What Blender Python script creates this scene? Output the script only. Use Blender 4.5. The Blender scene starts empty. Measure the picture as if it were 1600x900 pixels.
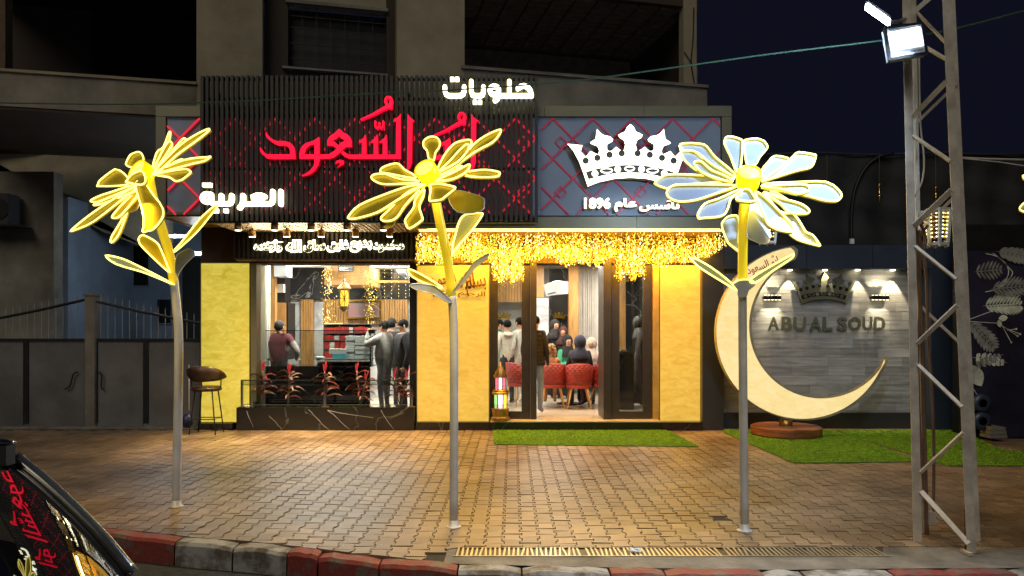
import bpy, math, random
from mathutils import Vector, Matrix
random.seed(7)
R = random.Random(11)
S = bpy.context.scene
COL = S.collection
rad = math.radians
F, CZ, HY = 1190.0, 1.6, 515.0          # focal length in photo pixels, eye height, horizon row

# ------------------------------------------------------------------ camera
cam = bpy.data.cameras.new("camera"); camo = bpy.data.objects.new("camera", cam); COL.objects.link(camo)
camo.location = (0, 0, CZ); camo.rotation_euler = (rad(90), 0, 0)
cam.sensor_width = 36; cam.lens = 36 * F / 1600; cam.shift_y = 65 / 1600
cam.clip_start = .05; cam.clip_end = 600
S.camera = camo
# ------------------------------------------------------------------ night sky
w = bpy.data.worlds.new("World"); S.world = w; w.use_nodes = True
nt = w.node_tree; bg = nt.nodes["Background"]
skyt = nt.nodes.new("ShaderNodeTexSky"); skyt.sky_type = 'NISHITA'; skyt.sun_disc = False
skyt.sun_elevation = rad(-6); skyt.sun_rotation = rad(200)
mx = nt.nodes.new("ShaderNodeMix"); mx.data_type = 'RGBA'; mx.inputs[0].default_value = .88
mx.inputs[7].default_value = (.004, .0045, .0105, 1)
nt.links.new(skyt.outputs[0], mx.inputs[6]); nt.links.new(mx.outputs[2], bg.inputs[0]); bg.inputs[1].default_value = 1.0
# ------------------------------------------------------------------ one weak, wide sun lamp: the night's ambient street glow from behind the camera
sun = bpy.data.lights.new("sun", 'SUN'); sun.energy = .6; sun.angle = rad(35); sun.color = (1, .9, .72)
suno = bpy.data.objects.new("sun", sun); COL.objects.link(suno); suno.rotation_euler = (rad(52), 0, rad(-16)); suno.location = (-4, -6, 12)
S.view_settings.view_transform = 'Standard'; S.view_settings.look = 'None'; S.view_settings.exposure = 0.3; S.view_settings.gamma = 1
S.cycles.use_denoising = True; S.cycles.max_bounces = 6; S.cycles.diffuse_bounces = 3; S.cycles.glossy_bounces = 3
S.cycles.transparent_max_bounces = 12; S.cycles.sample_clamp_indirect = 4; S.cycles.caustics_reflective = False; S.cycles.caustics_refractive = False

# ================================================================== helpers
def P(px, py, Y): return Vector(((px - 800) / F * Y, Y, CZ - (py - HY) / F * Y))
def X_(px, Y): return (px - 800) / F * Y
def Z_(py, Y): return CZ - (py - HY) / F * Y
def GY(py, z=0.0): return F * (CZ - z) / (py - HY)

def wl(o):
    v = Vector((0, 0, 0))
    while o is not None: v += o.location; o = o.parent
    return v
def tag(o, label=None, cat=None, group=None, kind=None):
    if label: o['label'] = label
    if cat: o['category'] = cat
    if group: o['group'] = group
    if kind: o['kind'] = kind
    return o
def thing(name, label, cat, loc=(0, 0, 0), group=None):
    o = bpy.data.objects.new(name, None); COL.objects.link(o); o.location = loc; o.empty_display_size = .1
    return tag(o, label, cat, group)
def link_mesh(name, me, parent=None, loc=(0, 0, 0)):
    o = bpy.data.objects.new(name, me); COL.objects.link(o); o.location = loc; o.parent = parent
    return o
def copy_tree(o, parent=None):
    c = o.copy(); COL.objects.link(c); c.parent = parent
    for ch in list(o.children): copy_tree(ch, c)
    return c

class MB:
    def __init__(s): s.v = []; s.f = []; s.m = []; s.cm = 0
    def add(s, vs, fs):
        n = len(s.v); s.v += [tuple(v) for v in vs]; s.f += [tuple(i + n for i in f) for f in fs]; s.m += [s.cm] * len(fs)
    def box(s, x0, x1, y0, y1, z0, z1):
        s.add([(x0, y0, z0), (x1, y0, z0), (x1, y1, z0), (x0, y1, z0), (x0, y0, z1), (x1, y0, z1), (x1, y1, z1), (x0, y1, z1)],
              [(0, 3, 2, 1), (4, 5, 6, 7), (0, 1, 5, 4), (1, 2, 6, 5), (2, 3, 7, 6), (3, 0, 4, 7)]); return s
    def pbox(s, px0, px1, py0, py1, Y, d, dz=0):
        """box whose front face covers the given photo rectangle at distance Y, d deep"""
        return s.box(X_(px0, Y), X_(px1, Y), Y, Y + d, Z_(py1, Y), Z_(py0, Y))
    def hexa(s, a):
        s.add(a, [(0, 3, 2, 1), (4, 5, 6, 7), (0, 1, 5, 4), (1, 2, 6, 5), (2, 3, 7, 6), (3, 0, 4, 7)]); return s
    def bar(s, p, q, w_, h_, up=(0, 0, 1)):
        p = Vector(p); q = Vector(q); d = (q - p).normalized(); u = Vector(up)
        if abs(d.dot(u)) > .95: u = Vector((0, 1, 0))
        a = d.cross(u).normalized(); b = a.cross(d).normalized(); a *= w_ / 2; b *= h_ / 2
        return s.hexa([p - a - b, p + a - b, p + a + b, p - a + b, q - a - b, q + a - b, q + a + b, q - a + b])
    def tube(s, pts, r, n=8, closed=False):
        pts = [Vector(p) for p in pts]; N = len(pts); rs = r if isinstance(r, (list, tuple)) else [r] * N
        base = len(s.v); prev = None; vs = []; fs = []
        for i, p in enumerate(pts):
            if closed: t = pts[(i + 1) % N] - pts[i - 1]
            else: t = pts[min(i + 1, N - 1)] - pts[max(i - 1, 0)]
            t = t.normalized() if t.length > 1e-9 else Vector((0, 0, 1))
            if prev is None:
                u = t.cross(Vector((0, 0, 1)))
                if u.length < .05: u = t.cross(Vector((0, 1, 0)))
            else: u = prev - t * prev.dot(t)
            u.normalize(); prev = u; v = t.cross(u)
            for k in range(n):
                a = 2 * math.pi * k / n; vs.append(p + (u * math.cos(a) + v * math.sin(a)) * rs[i])
        for i in range(N if closed else N - 1):
            j = (i + 1) % N
            for k in range(n): fs.append((i * n + k, i * n + (k + 1) % n, j * n + (k + 1) % n, j * n + k))
        if not closed: fs.append(tuple(range(n - 1, -1, -1))); fs.append(tuple((N - 1) * n + k for k in range(n)))
        s.add(vs, fs); return s
    def lathe(s, c, prof, n=24, ax=None):
        M = Matrix.Identity(3)
        if ax is not None: M = Vector(ax).to_track_quat('Z', 'Y').to_matrix()
        vs = []; fs = []; c = Vector(c)
        for r, z in prof:
            for k in range(n):
                a = 2 * math.pi * k / n; vs.append(c + M @ Vector((r * math.cos(a), r * math.sin(a), z)))
        for i in range(len(prof) - 1):
            for k in range(n): fs.append((i * n + k, i * n + (k + 1) % n, (i + 1) * n + (k + 1) % n, (i + 1) * n + k))
        fs.append(tuple(range(n - 1, -1, -1))); fs.append(tuple((len(prof) - 1) * n + k for k in range(n)))
        s.add(vs, fs); return s
    def prism(s, poly, d):
        n = len(poly); d = Vector(d); poly = [Vector(p) for p in poly]
        s.add(poly + [p + d for p in poly], [tuple(range(n)), tuple(range(2 * n - 1, n - 1, -1))] + [(i, i + n, (i + 1) % n + n, (i + 1) % n) for i in range(n)]); return s
    def strip(s, pts, wid, d=None):
        """flat tapering blade along pts; wid = list of (half-width vectors)"""
        n = len(pts); vs = []
        for p, q in zip(pts, wid): vs += [Vector(p) - Vector(q), Vector(p) + Vector(q)]
        s.add(vs, [(2 * i, 2 * i + 1, 2 * i + 3, 2 * i + 2) for i in range(n - 1)]); return s
    def ell(s, c, r, nu=12, nv=8, M=None):
        c = Vector(c); vs = []; fs = []
        for j in range(1, nv):
            t = math.pi * j / nv
            for k in range(nu):
                a = 2 * math.pi * k / nu; v = Vector((r[0] * math.sin(t) * math.cos(a), r[1] * math.sin(t) * math.sin(a), r[2] * math.cos(t)))
                vs.append(c + (M @ v if M else v))
        top = len(vs); v = Vector((0, 0, r[2])); vs.append(c + (M @ v if M else v)); vs.append(c - (M @ v if M else v))
        for j in range(nv - 2):
            for k in range(nu): fs.append((j * nu + k, (j + 1) * nu + k, (j + 1) * nu + (k + 1) % nu, j * nu + (k + 1) % nu))
        for k in range(nu): fs.append((top, k, (k + 1) % nu)); fs.append((top + 1, (nv - 2) * nu + (k + 1) % nu, (nv - 2) * nu + k))
        s.add(vs, fs); return s
    def mesh(s, name, mats, smooth=False, off=(0, 0, 0)):
        off = Vector(off); me = bpy.data.meshes.new(name)
        me.from_pydata([tuple(Vector(v) - off) for v in s.v], [], s.f)
        for m in (mats if isinstance(mats, (list, tuple)) else [mats]): me.materials.append(m)
        me.polygons.foreach_set('material_index', s.m)
        if smooth: me.polygons.foreach_set('use_smooth', [True] * len(s.f))
        me.update(); return me
    def build(s, name, mats, parent=None, smooth=False, **kw):
        if parent is None:
            xs = [v[0] for v in s.v]; ys = [v[1] for v in s.v]; zs = [v[2] for v in s.v]
            L = Vector(((min(xs) + max(xs)) / 2, (min(ys) + max(ys)) / 2, min(zs))); loc = L
        else: L = wl(parent); loc = Vector((0, 0, 0))
        o = link_mesh(name, s.mesh(name, mats, smooth, L), parent, loc); tag(o, **kw); return o
def bx(name, m, parent, *a, **kw): return MB().box(*a).build(name, m, parent, **kw)
def pbx(name, m, parent, *a, **kw): return MB().pbox(*a).build(name, m, parent, **kw)

def smooth_loop(pts, sub=3, closed=True):
    n = len(pts); out = []
    rng = range(n) if closed else range(n - 1)
    for i in rng:
        p0, p1, p2, p3 = (pts[(i - 1) % n], pts[i], pts[(i + 1) % n], pts[(i + 2) % n]) if closed else (pts[max(i - 1, 0)], pts[i], pts[i + 1], pts[min(i + 2, n - 1)])
        for k in range(sub):
            t = k / sub
            out.append(tuple(.5 * ((2 * b) + (-a + c) * t + (2 * a - 5 * b + 4 * c - d) * t * t + (-a + 3 * b - 3 * c + d) * t ** 3) for a, b, c, d in zip(p0, p1, p2, p3)))
    if not closed: out.append(tuple(pts[-1]))
    return out
def outline_mesh(name, loops, Y, ext, mats, parent, zoom=None, bevel=0, **kw):
    """filled shape (with holes) from photo-pixel loops at distance Y, ext deep, as one mesh"""
    c = bpy.data.curves.new(name, 'CURVE'); c.dimensions = '2D'; c.fill_mode = 'BOTH'; c.extrude = ext / 2; c.bevel_depth = bevel
    for lp in loops:
        if zoom: lp = [(zoom[0] + x / zoom[2], zoom[1] + y / zoom[2]) for x, y in lp]
        sp = c.splines.new('POLY'); sp.points.add(len(lp) - 1); sp.use_cyclic_u = True
        for k, (x, y) in enumerate(lp): sp.points[k].co = (X_(x, Y), Z_(y, Y), 0, 1)
    return curve_to(name, c, Y, mats, parent, **kw)
def curve_to(name, c, Y, mats, parent, loc=(0, 0), **kw):
    t = bpy.data.objects.new('tmp', c); COL.objects.link(t)
    me = bpy.data.meshes.new_from_object(t); bpy.data.objects.remove(t)
    L = wl(parent) if parent else Vector((0, 0, 0))
    for v in me.vertices: v.co = Vector((v.co.x + loc[0], Y - v.co.z, v.co.y + loc[1])) - L
    if parent is None:
        xs = [v.co.x for v in me.vertices]; zs = [v.co.z for v in me.vertices]; L = Vector(((min(xs) + max(xs)) / 2, Y, min(zs)))
        for v in me.vertices: v.co -= L
    me.materials.clear()
    for m in (mats if isinstance(mats, (list, tuple)) else [mats]): me.materials.append(m)
    o = link_mesh(name, me, parent, L if parent is None else (0, 0, 0)); return tag(o, **kw)
def text_mesh(name, body, Y, px0, px1, pyb, hpx, ext, mats, parent, offset=0, rot=0, shear=0, **kw):
    """lettering fitted between photo columns px0..px1 with its lowest point at row pyb, hpx rows tall"""
    c = bpy.data.curves.new(name, 'FONT'); c.body = body; c.extrude = ext / 2; c.offset = offset; c.resolution_u = 3; c.shear = shear
    t = bpy.data.objects.new('tmp', c); COL.objects.link(t); bpy.context.view_layer.update()
    me = bpy.data.meshes.new_from_object(t); bpy.data.objects.remove(t)
    xs = [v.co.x for v in me.vertices]; ys = [v.co.y for v in me.vertices]; x0, x1, y0, y1 = min(xs), max(xs), min(ys), max(ys)
    X0, X1 = X_(px0, Y), X_(px1, Y); H = hpx / F * Y; Z0 = Z_(pyb, Y)
    L = wl(parent) if parent else Vector(((X0 + X1) / 2, Y, Z0)); ca, sa = math.cos(rad(rot)), math.sin(rad(rot)); cx, cz = (X0 + X1) / 2, Z0 + H / 2
    for v in me.vertices:
        x = X0 + (v.co.x - x0) / (x1 - x0) * (X1 - X0) - cx; z = Z0 + (v.co.y - y0) / (y1 - y0) * H - cz; zz = v.co.z
        v.co = Vector((cx + x * ca - z * sa, Y - zz, cz + x * sa + z * ca)) - L
    me.materials.clear(); me.materials.append(mats)
    return tag(link_mesh(name, me, parent, L if parent is None else (0, 0, 0)), **kw)
# Arabic letters to their joined forms, in visual order
ISO = {'ا': 0xFE8D, 'أ': 0xFE83, 'ب': 0xFE8F, 'ة': 0xFE93, 'ت': 0xFE95, 'ح': 0xFEA1, 'د': 0xFEA9, 'ر': 0xFEAD, 'س': 0xFEB1, 'ع': 0xFEC9,
       'ف': 0xFED1, 'ق': 0xFED5, 'ل': 0xFEDD, 'م': 0xFEE1, 'ن': 0xFEE5, 'ه': 0xFEE9, 'و': 0xFEED, 'ي': 0xFEF1, 'ﻻ': 0xFEFB}
RJ = set('اأةدروﻻ')
def shape(t):
    t = t.replace('لا', 'ﻻ'); out = []
    for w_ in t.split(' '):
        o = []
        for i, ch in enumerate(w_):
            if ch not in ISO: o.append(ch); continue
            pj = i > 0 and w_[i - 1] in ISO and w_[i - 1] not in RJ; nj = i < len(w_) - 1 and w_[i + 1] in ISO and ch not in RJ
            o.append(chr(ISO[ch] + (3 if pj and nj else 1 if pj else 2 if nj else 0)))
        s_ = ''.join(o); out.append(s_ if w_.isdigit() else s_[::-1])
    return ' '.join(out[::-1])

# ================================================================== materials
def mat(name, col, rough=.6, metal=0, var=.12, scale=6, bump=0, col2=None, stretch=(1, 1, 1), emis=None, es=0, bscale=None, spec=.5, obj=False, rnd=0, thr=None):
    m = bpy.data.materials.new(name); m.use_nodes = True; nt = m.node_tree; b = nt.nodes['Principled BSDF']; N = nt.nodes.new; L = nt.links.new
    tc = N('ShaderNodeTexCoord'); geo = N('ShaderNodeNewGeometry'); mp = N('ShaderNodeMapping'); mp.inputs['Scale'].default_value = stretch
    L(tc.outputs['Object'] if obj else geo.outputs['Position'], mp.inputs[0])
    n = N('ShaderNodeTexNoise'); n.inputs['Scale'].default_value = scale; n.inputs['Detail'].default_value = 6; n.inputs['Roughness'].default_value = .62; L(mp.outputs[0], n.inputs[0])
    rp = N('ShaderNodeValToRGB'); c2 = col2 or tuple(c * (1 - 2.2 * var) for c in col); c1 = col if col2 else tuple(min(1, c * (1 + var)) for c in col)
    lo, hi = thr or (.3, .7)
    rp.color_ramp.elements[0].position = lo; rp.color_ramp.elements[1].position = hi
    rp.color_ramp.elements[0].color = (*c2, 1); rp.color_ramp.elements[1].color = (*c1, 1); L(n.outputs[0], rp.inputs[0])
    src = rp.outputs[0]
    if rnd:
        oi = N('ShaderNodeObjectInfo'); mr = N('ShaderNodeMapRange'); mr.inputs[3].default_value = 1 - rnd; mr.inputs[4].default_value = 1 + rnd; L(oi.outputs['Random'], mr.inputs[0])
        hm = N('ShaderNodeHueSaturation'); L(mr.outputs[0], hm.inputs['Value']); L(src, hm.inputs['Color']); src = hm.outputs[0]
    L(src, b.inputs['Base Color']); b.inputs['Metallic'].default_value = metal; b.inputs['Specular IOR Level'].default_value = spec
    rr = N('ShaderNodeMapRange'); rr.inputs[3].default_value = max(.02, rough - .1); rr.inputs[4].default_value = min(1, rough + .12); L(n.outputs[0], rr.inputs[0]); L(rr.outputs[0], b.inputs['Roughness'])
    if bump:
        n2 = N('ShaderNodeTexNoise'); n2.inputs['Scale'].default_value = bscale or scale * 6; n2.inputs['Detail'].default_value = 4; L(mp.outputs[0], n2.inputs[0])
        bp = N('ShaderNodeBump'); bp.inputs['Strength'].default_value = bump; bp.inputs['Distance'].default_value = .01; L(n2.outputs[0], bp.inputs['Height']); L(bp.outputs[0], b.inputs['Normal'])
    if emis: b.inputs['Emission Color'].default_value = (*emis, 1); b.inputs['Emission Strength'].default_value = es
    return m
def emit(name, col, st, base=None):
    m = bpy.data.materials.new(name); m.use_nodes = True; b = m.node_tree.nodes['Principled BSDF']
    b.inputs['Base Color'].default_value = (*(base or tuple(min(.8, c) for c in col)), 1); b.inputs['Roughness'].default_value = .4
    b.inputs['Emission Color'].default_value = (*col, 1); b.inputs['Emission Strength'].default_value = st
    return m
def attr_color(m, lo, hi):
    """multiply the base colour by the 'tone' attribute"""
    nt = m.node_tree; b = nt.nodes['Principled BSDF']; l = b.inputs['Base Color'].links[0]; src = l.from_socket
    a = nt.nodes.new('ShaderNodeAttribute'); a.attribute_name = 'tone'; mr = nt.nodes.new('ShaderNodeMapRange'); mr.inputs[3].default_value = lo; mr.inputs[4].default_value = hi
    h = nt.nodes.new('ShaderNodeHueSaturation'); nt.links.new(a.outputs['Fac'], mr.inputs[0]); nt.links.new(mr.outputs[0], h.inputs['Value']); nt.links.new(src, h.inputs['Color']); nt.links.new(h.outputs[0], b.inputs['Base Color'])
    return m
def set_tone(me, vals):
    a = me.attributes.new('tone', 'FLOAT', 'FACE'); a.data.foreach_set('value', vals)
def marble(name, base, vein, scale=1.6, width=.012, rough=.12, mixv=1.0):
    m = bpy.data.materials.new(name); m.use_nodes = True; nt = m.node_tree; N = nt.nodes.new; L = nt.links.new; b = nt.nodes['Principled BSDF']
    g = N('ShaderNodeNewGeometry'); mp = N('ShaderNodeMapping'); mp.inputs['Rotation'].default_value = (.3, .7, .4); L(g.outputs['Position'], mp.inputs[0])
    n = N('ShaderNodeTexNoise'); n.inputs['Scale'].default_value = scale; n.inputs['Detail'].default_value = 5; n.inputs['Distortion'].default_value = .8; L(mp.outputs[0], n.inputs[0])
    s1 = N('ShaderNodeMath'); s1.operation = 'SUBTRACT'; s1.inputs[1].default_value = .5; L(n.outputs[0], s1.inputs[0])
    ab = N('ShaderNodeMath'); ab.operation = 'ABSOLUTE'; L(s1.outputs[0], ab.inputs[0])
    rp = N('ShaderNodeValToRGB'); rp.color_ramp.elements[0].position = 0; rp.color_ramp.elements[0].color = (*vein, 1); rp.color_ramp.elements[1].position = width; rp.color_ramp.elements[1].color = (*base, 1); L(ab.outputs[0], rp.inputs[0])
    L(rp.outputs[0], b.inputs['Base Color']); b.inputs['Roughness'].default_value = rough; return m
def onyx(name, st, c1, c2):
    m = bpy.data.materials.new(name); m.use_nodes = True; nt = m.node_tree; N = nt.nodes.new; L = nt.links.new; b = nt.nodes['Principled BSDF']
    g = N('ShaderNodeNewGeometry'); mp = N('ShaderNodeMapping'); mp.inputs['Scale'].default_value = (1.6, 1, 3.6); L(g.outputs['Position'], mp.inputs[0])
    n = N('ShaderNodeTexNoise'); n.inputs['Scale'].default_value = 2.6; n.inputs['Detail'].default_value = 11; n.inputs['Roughness'].default_value = .68; n.inputs['Distortion'].default_value = 1.1; L(mp.outputs[0], n.inputs[0])
    rp = N('ShaderNodeValToRGB'); e = rp.color_ramp.elements; e[0].position = .36; e[0].color = (*c2, 1); e[1].position = .62; e[1].color = (*c1, 1); L(n.outputs[0], rp.inputs[0])
    L(rp.outputs[0], b.inputs['Emission Color']); b.inputs['Emission Strength'].default_value = st
    b.inputs['Base Color'].default_value = (.36, .24, .08, 1); b.inputs['Roughness'].default_value = .3; return m

M = {}
M['black'] = mat('black_powder_coat', (.012, .012, .012), .45, .3)
M['dark_metal'] = mat('dark_door_metal', (.055, .048, .042), .38, .5, .08)
M['slat'] = mat('black_slat_paint', (.028, .027, .024), .5, .1, .15, 3)
M['champ'] = mat('champagne_panel', (.23, .22, .15), .35, .45, .06, .8)
M['panel'] = mat('pale_blue_fascia_panel', (.25, .33, .45), .32, .1, .05, .7)
M['brass'] = mat('brass', (.42, .27, .1), .35, .9)
M['chrome'] = mat('chrome', (.6, .6, .58), .12, 1, .05)
M['mirror_gold'] = mat('polished_letter_metal', (.25, .26, .2), .38, .55, .05)
M['gold'] = mat('gold', (.75, .5, .08), .18, 1, .1)
M['soffit'] = mat('soffit_wood', (.42, .3, .19), .5, 0, .15, 4)
M['jamb'] = mat('golden_jamb', (.55, .36, .1), .4, .3)
M['bmarble'] = marble('black_marble', (.012, .011, .011), (.1, .095, .09), .55, .004, .14)
M['bmarble2'] = marble('grey_black_marble', (.03, .032, .035), (.3, .3, .3), 1.1, .006, .12)
M['wmarble'] = marble('white_marble', (.62, .64, .66), (.36, .38, .42), 1.4, .09, .2)
M['onyx'] = onyx('backlit_onyx', .52, (1, .84, .12), (.72, .56, .03))
M['onyx2'] = onyx('backlit_onyx_warm', .55, (1.0, .66, .1), (.8, .44, .04))
M['white_e'] = emit('lit_white_letters', (1, .97, .72), 3.2)
M['glow_e'] = emit('halo_light', (1, .95, .62), 3.0)
M['glow2_e'] = emit('letter_return_glow', (.75, .62, .12), .55)
M['red_e'] = emit('lit_red_letters', (1, .0, .03), 1.25)
M['redside'] = mat('red_letter_return', (.45, .005, .01), .4, 0, emis=(.8, 0, .01), es=.25)
M['strip_e'] = emit('red_strip_light', (1, .03, .06), .5)
M['strip'] = mat('red_trim_strip', (.5, .05, .09), .3, .2, emis=(.8, .06, .14), es=.12)
M['led_e'] = emit('warm_led_line', (1, .72, .12), 3)
M['neon'] = emit('yellow_neon', (1, .88, .22), 1.75)
M['stalk'] = mat('glowing_stalk_lacquer', (.8, .6, .02), .35, 0, .06, emis=(1, .72, .02), es=.32)  # yellow lacquer with a faint glow of its own added
M['hub'] = mat('lit_flower_hub', (.85, .6, .02), .35, 0, .06, emis=(1, .66, .0), es=.85)
M['hubface'] = emit('lit_hub_face', (1, .8, .12), 1.5)
M['petal'] = mat('neon_tinted_petal_sheet', (.62, .46, .016), .35, .15, .1, 3)  # pale sheet with the tubes' yellow light put into its colour
M['petal_w'] = mat('floodlit_tint_petal_sheet', (.3, .35, .46), .3, .1, .06, 3)  # same pale sheet with the floodlight's blue put into its colour
M['petal_rim'] = mat('yellow_petal_rim', (.75, .58, .05), .4, 0, .08, emis=(1, .7, .02), es=.12)
M['galv'] = mat('galvanised_post', (.66, .7, .76), .38, .2, .1, 5)
M['tower'] = mat('tower_angle_paint', (.62, .57, .5), .45, .15, .16, 7, .2)
M['cable'] = mat('brown_cable', (.16, .1, .07), .6)
M['cable_w'] = mat('white_cable', (.6, .6, .6), .5)
M['cable_g'] = mat('green_cable', (.035, .1, .07), .7, 0)
M['flood_e'] = emit('floodlight_panel', (.86, .93, 1), 14)
M['lampbody'] = mat('lamp_housing', (.3, .34, .38), .4, .5)
M['moon'] = onyx('backlit_moon_acrylic', .74, (1.0, .82, .42), (.9, .7, .28))
M['moonrim'] = mat('moon_rim', (.42, .38, .26), .4, .3)
M['redtxt'] = mat('red_print', (.55, .02, .02), .5)
M['woodbase'] = mat('red_brown_wood', (.3, .1, .04), .4, 0, .3, 3, .1, stretch=(1, 1, 9))
M['tile'] = mat('grey_wood_tile', (.52, .52, .52), .45, 0, .0, 3.0, .15, col2=(.25, .26, .29), stretch=(.7, 1, 7), rnd=.22)
M['slate'] = mat('dark_grey_cladding', (.05, .052, .058), .42, .3, .1, 1)
M['slateb'] = mat('blue_grey_cladding', (.055, .075, .12), .36, .4, .1, 1)
M['tent'] = mat('black_tarpaulin', (.014, .015, .018), .7, 0, .3, 2.5, .5, stretch=(1, 1, 2))
M['mural'] = mat('navy_mural_print', (.018, .015, .04), .5, 0, .4, 1.5)
M['muralw'] = mat('pale_mural_print', (.7, .72, .6), .5, 0, .25, 6)
M['muralg'] = mat('grey_mural_print', (.3, .3, .28), .5, 0, .25, 6)
M['conc'] = mat('rough_concrete', (.2, .18, .15), .85, 0, .22, 1.7, .4, bscale=18)
M['render'] = mat('beige_render', (.31, .265, .175), .9, 0, .16, 1.3, .5, bscale=30)
M['render2'] = mat('stained_parapet', (.23, .21, .17), .88, 0, .25, 1.1, .4, bscale=24)
M['brownw'] = mat('dark_brown_surface', (.045, .028, .018), .8, 0, .2, 1)
M['hollow'] = mat('hollow_block', (.13, .085, .05), .9, 0, .2, 6, .4)
M['alley'] = mat('blue_grey_render', (.2, .25, .32), .85, 0, .15, 1.1, .3)
M['gatep'] = mat('grey_gate_sheet', (.15, .147, .147), .6, .2, .2, 1.3, .15)
M['iron'] = mat('black_iron', (.018, .018, .02), .5, .4)
M['ironl'] = mat('grey_iron_bar', (.3, .32, .35), .5, .4)
M['grass'] = mat('turf', (.26, .48, .01), .75, 0, .3, 14)
M['grass2'] = mat('turf_backing', (.1, .22, .01), .9, 0, .3, 20)
M['paver'] = attr_color(mat('concrete_paver', (.29, .21, .14), .33, 0, .0, 1.1, .35, col2=(.16, .11, .068), bscale=110, thr=(.38, .6)), .6, 1.35)
M['sand'] = mat('joint_sand', (.045, .035, .025), .95, 0, .2, 20)
M['cement'] = mat('cement_strip', (.2, .185, .16), .7, 0, .3, 3, .5, bscale=60)
M['asphalt'] = mat('asphalt', (.05, .055, .06), .8, 0, .3, 20, .6, bscale=160)
M['kred'] = mat('worn_red_kerb_paint', (.2, .03, .025), .6, 0, 0, 7, .8, col2=(.13, .1, .08), bscale=30, thr=(.38, .5))
M['kwhite'] = mat('worn_white_kerb_paint', (.34, .34, .33), .65, 0, 0, 6, .8, col2=(.12, .105, .085), bscale=30, thr=(.4, .56))
M['grate'] = mat('galvanised_grate', (.5, .45, .33), .35, .6)
M['carb'] = mat('black_car_paint', (.006, .006, .006), .06, .2, .02, spec=.8)
M['carg'] = emit('windscreen_glass', (0, 0, 0), 0, base=(.004, .004, .004)); M['carg'].node_tree.nodes['Principled BSDF'].inputs['Roughness'].default_value = .01; M['carg'].node_tree.nodes['Principled BSDF'].inputs['Coat Weight'].default_value = 1; M['carg'].node_tree.nodes['Principled BSDF'].inputs['Coat Roughness'].default_value = .005
M['carg2'] = mat('grey_pillar_trim', (.32, .31, .28), .2, .8)
M['rubber'] = mat('rubber', (.015, .015, .015), .8)
M['rim'] = mat('alloy', (.4, .4, .4), .25, .9)
M['leafr'] = mat('dark_red_leaf', (.2, .035, .035), .4, 0, .3, 30)
M['leafp'] = mat('pink_leaf', (.65, .05, .09), .4, 0, .2, 30)
M['leafg'] = mat('grey_green_leaf', (.3, .2, .18), .4, 0, .3, 30)
M['moss'] = mat('ground_cover', (.06, .12, .02), .8, 0, .3, 30)
M['leather'] = mat('brown_leather', (.05, .028, .016), .35, 0, .2, 10)
M['floor'] = mat('pale_floor_tile', (.62, .52, .4), .22, 0, .08, 2)
M['ceil'] = mat('white_ceiling', (.7, .68, .62), .8, 0, .04)
M['wood'] = mat('oak_panel', (.5, .27, .09), .42, 0, .18, 4, .05, stretch=(4, 4, .6))
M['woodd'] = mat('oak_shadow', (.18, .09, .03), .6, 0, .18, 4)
M['iwall'] = mat('white_wall', (.66, .68, .68), .6, 0, .05)
M['curtain'] = mat('white_curtain', (.66, .64, .6), .7, 0, .08)
M['steel'] = mat('stainless', (.5, .5, .5), .22, .9)
M['red_box'] = mat('red_carton', (.5, .03, .025), .5, 0, .1)
M['halo_face'] = mat('grey_letter_face', (.13, .12, .1), .4)
M['white_box'] = mat('white_carton', (.72, .75, .76), .6, 0, .04)
M['cyan'] = mat('cyan_carton', (.1, .5, .6), .5)
M['vel'] = mat('red_velvet_chair', (.42, .05, .035), .6, 0, .12, 8)
M['leg'] = mat('light_beech_leg', (.66, .38, .14), .45, 0, .1)
M['ac'] = mat('white_plastic', (.7, .74, .8), .35, 0, .03)
M['down_e'] = emit('downlight_disc', (1, .85, .5), 9)
M['ceil_e'] = emit('ceiling_spot_disc', (1, .95, .85), 22)
M['tube_e'] = emit('fluorescent_tube', (.8, .92, 1), 5)
M['fairy1'] = emit('fairy_light_amber', (1, .4, .0), 1.1)
M['fairy2'] = emit('fairy_light_yellow', (1, .66, .05), 1.6)
M['fairy3'] = emit('fairy_light_white', (1, .85, .35), 3)
M['wire'] = mat('copper_wire', (.3, .17, .04), .5, .6)
M['calli'] = mat('dark_bronze_calligraphy', (.2, .07, .01), .4, .5)
M['skin'] = mat('skin', (.48, .27, .18), .5, 0, .06, 20)
M['hair'] = mat('black_hair', (.006, .005, .004), .75, 0, .3, 40, .3, spec=.15)
M['blond'] = mat('blond_hair', (.42, .24, .09), .5, 0, .35, 40, .5)
M['glass'] = None
def glass_mat(name, fac, col=(1, 1, 1)):
    m = bpy.data.materials.new(name); m.use_nodes = True; nt = m.node_tree; nt.nodes.clear(); N = nt.nodes.new; L = nt.links.new
    o = N('ShaderNodeOutputMaterial'); mx = N('ShaderNodeMixShader'); t = N('ShaderNodeBsdfTransparent'); g = N('ShaderNodeBsdfGlossy'); g.inputs['Roughness'].default_value = .015
    t.inputs[0].default_value = (*col, 1); fr = N('ShaderNodeFresnel'); fr.inputs[0].default_value = 1.5; ad = N('ShaderNodeMath'); ad.inputs[1].default_value = fac; L(fr.outputs[0], ad.inputs[0])
    L(ad.outputs[0], mx.inputs[0]); L(t.outputs[0], mx.inputs[1]); L(g.outputs[0], mx.inputs[2]); L(mx.outputs[0], o.inputs[0]); return m
M['glass'] = glass_mat('window_glass', .02, (.93, .95, .94))
M['glassr'] = glass_mat('rail_glass', .01, (.8, .82, .8))
_cl = {}
def cloth(c, r=.8):
    k = tuple(c)
    if k not in _cl: _cl[k] = mat('cloth_%d' % len(_cl), c, r, 0, .14, 14, .3, bscale=60)
    return _cl[k]
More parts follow.
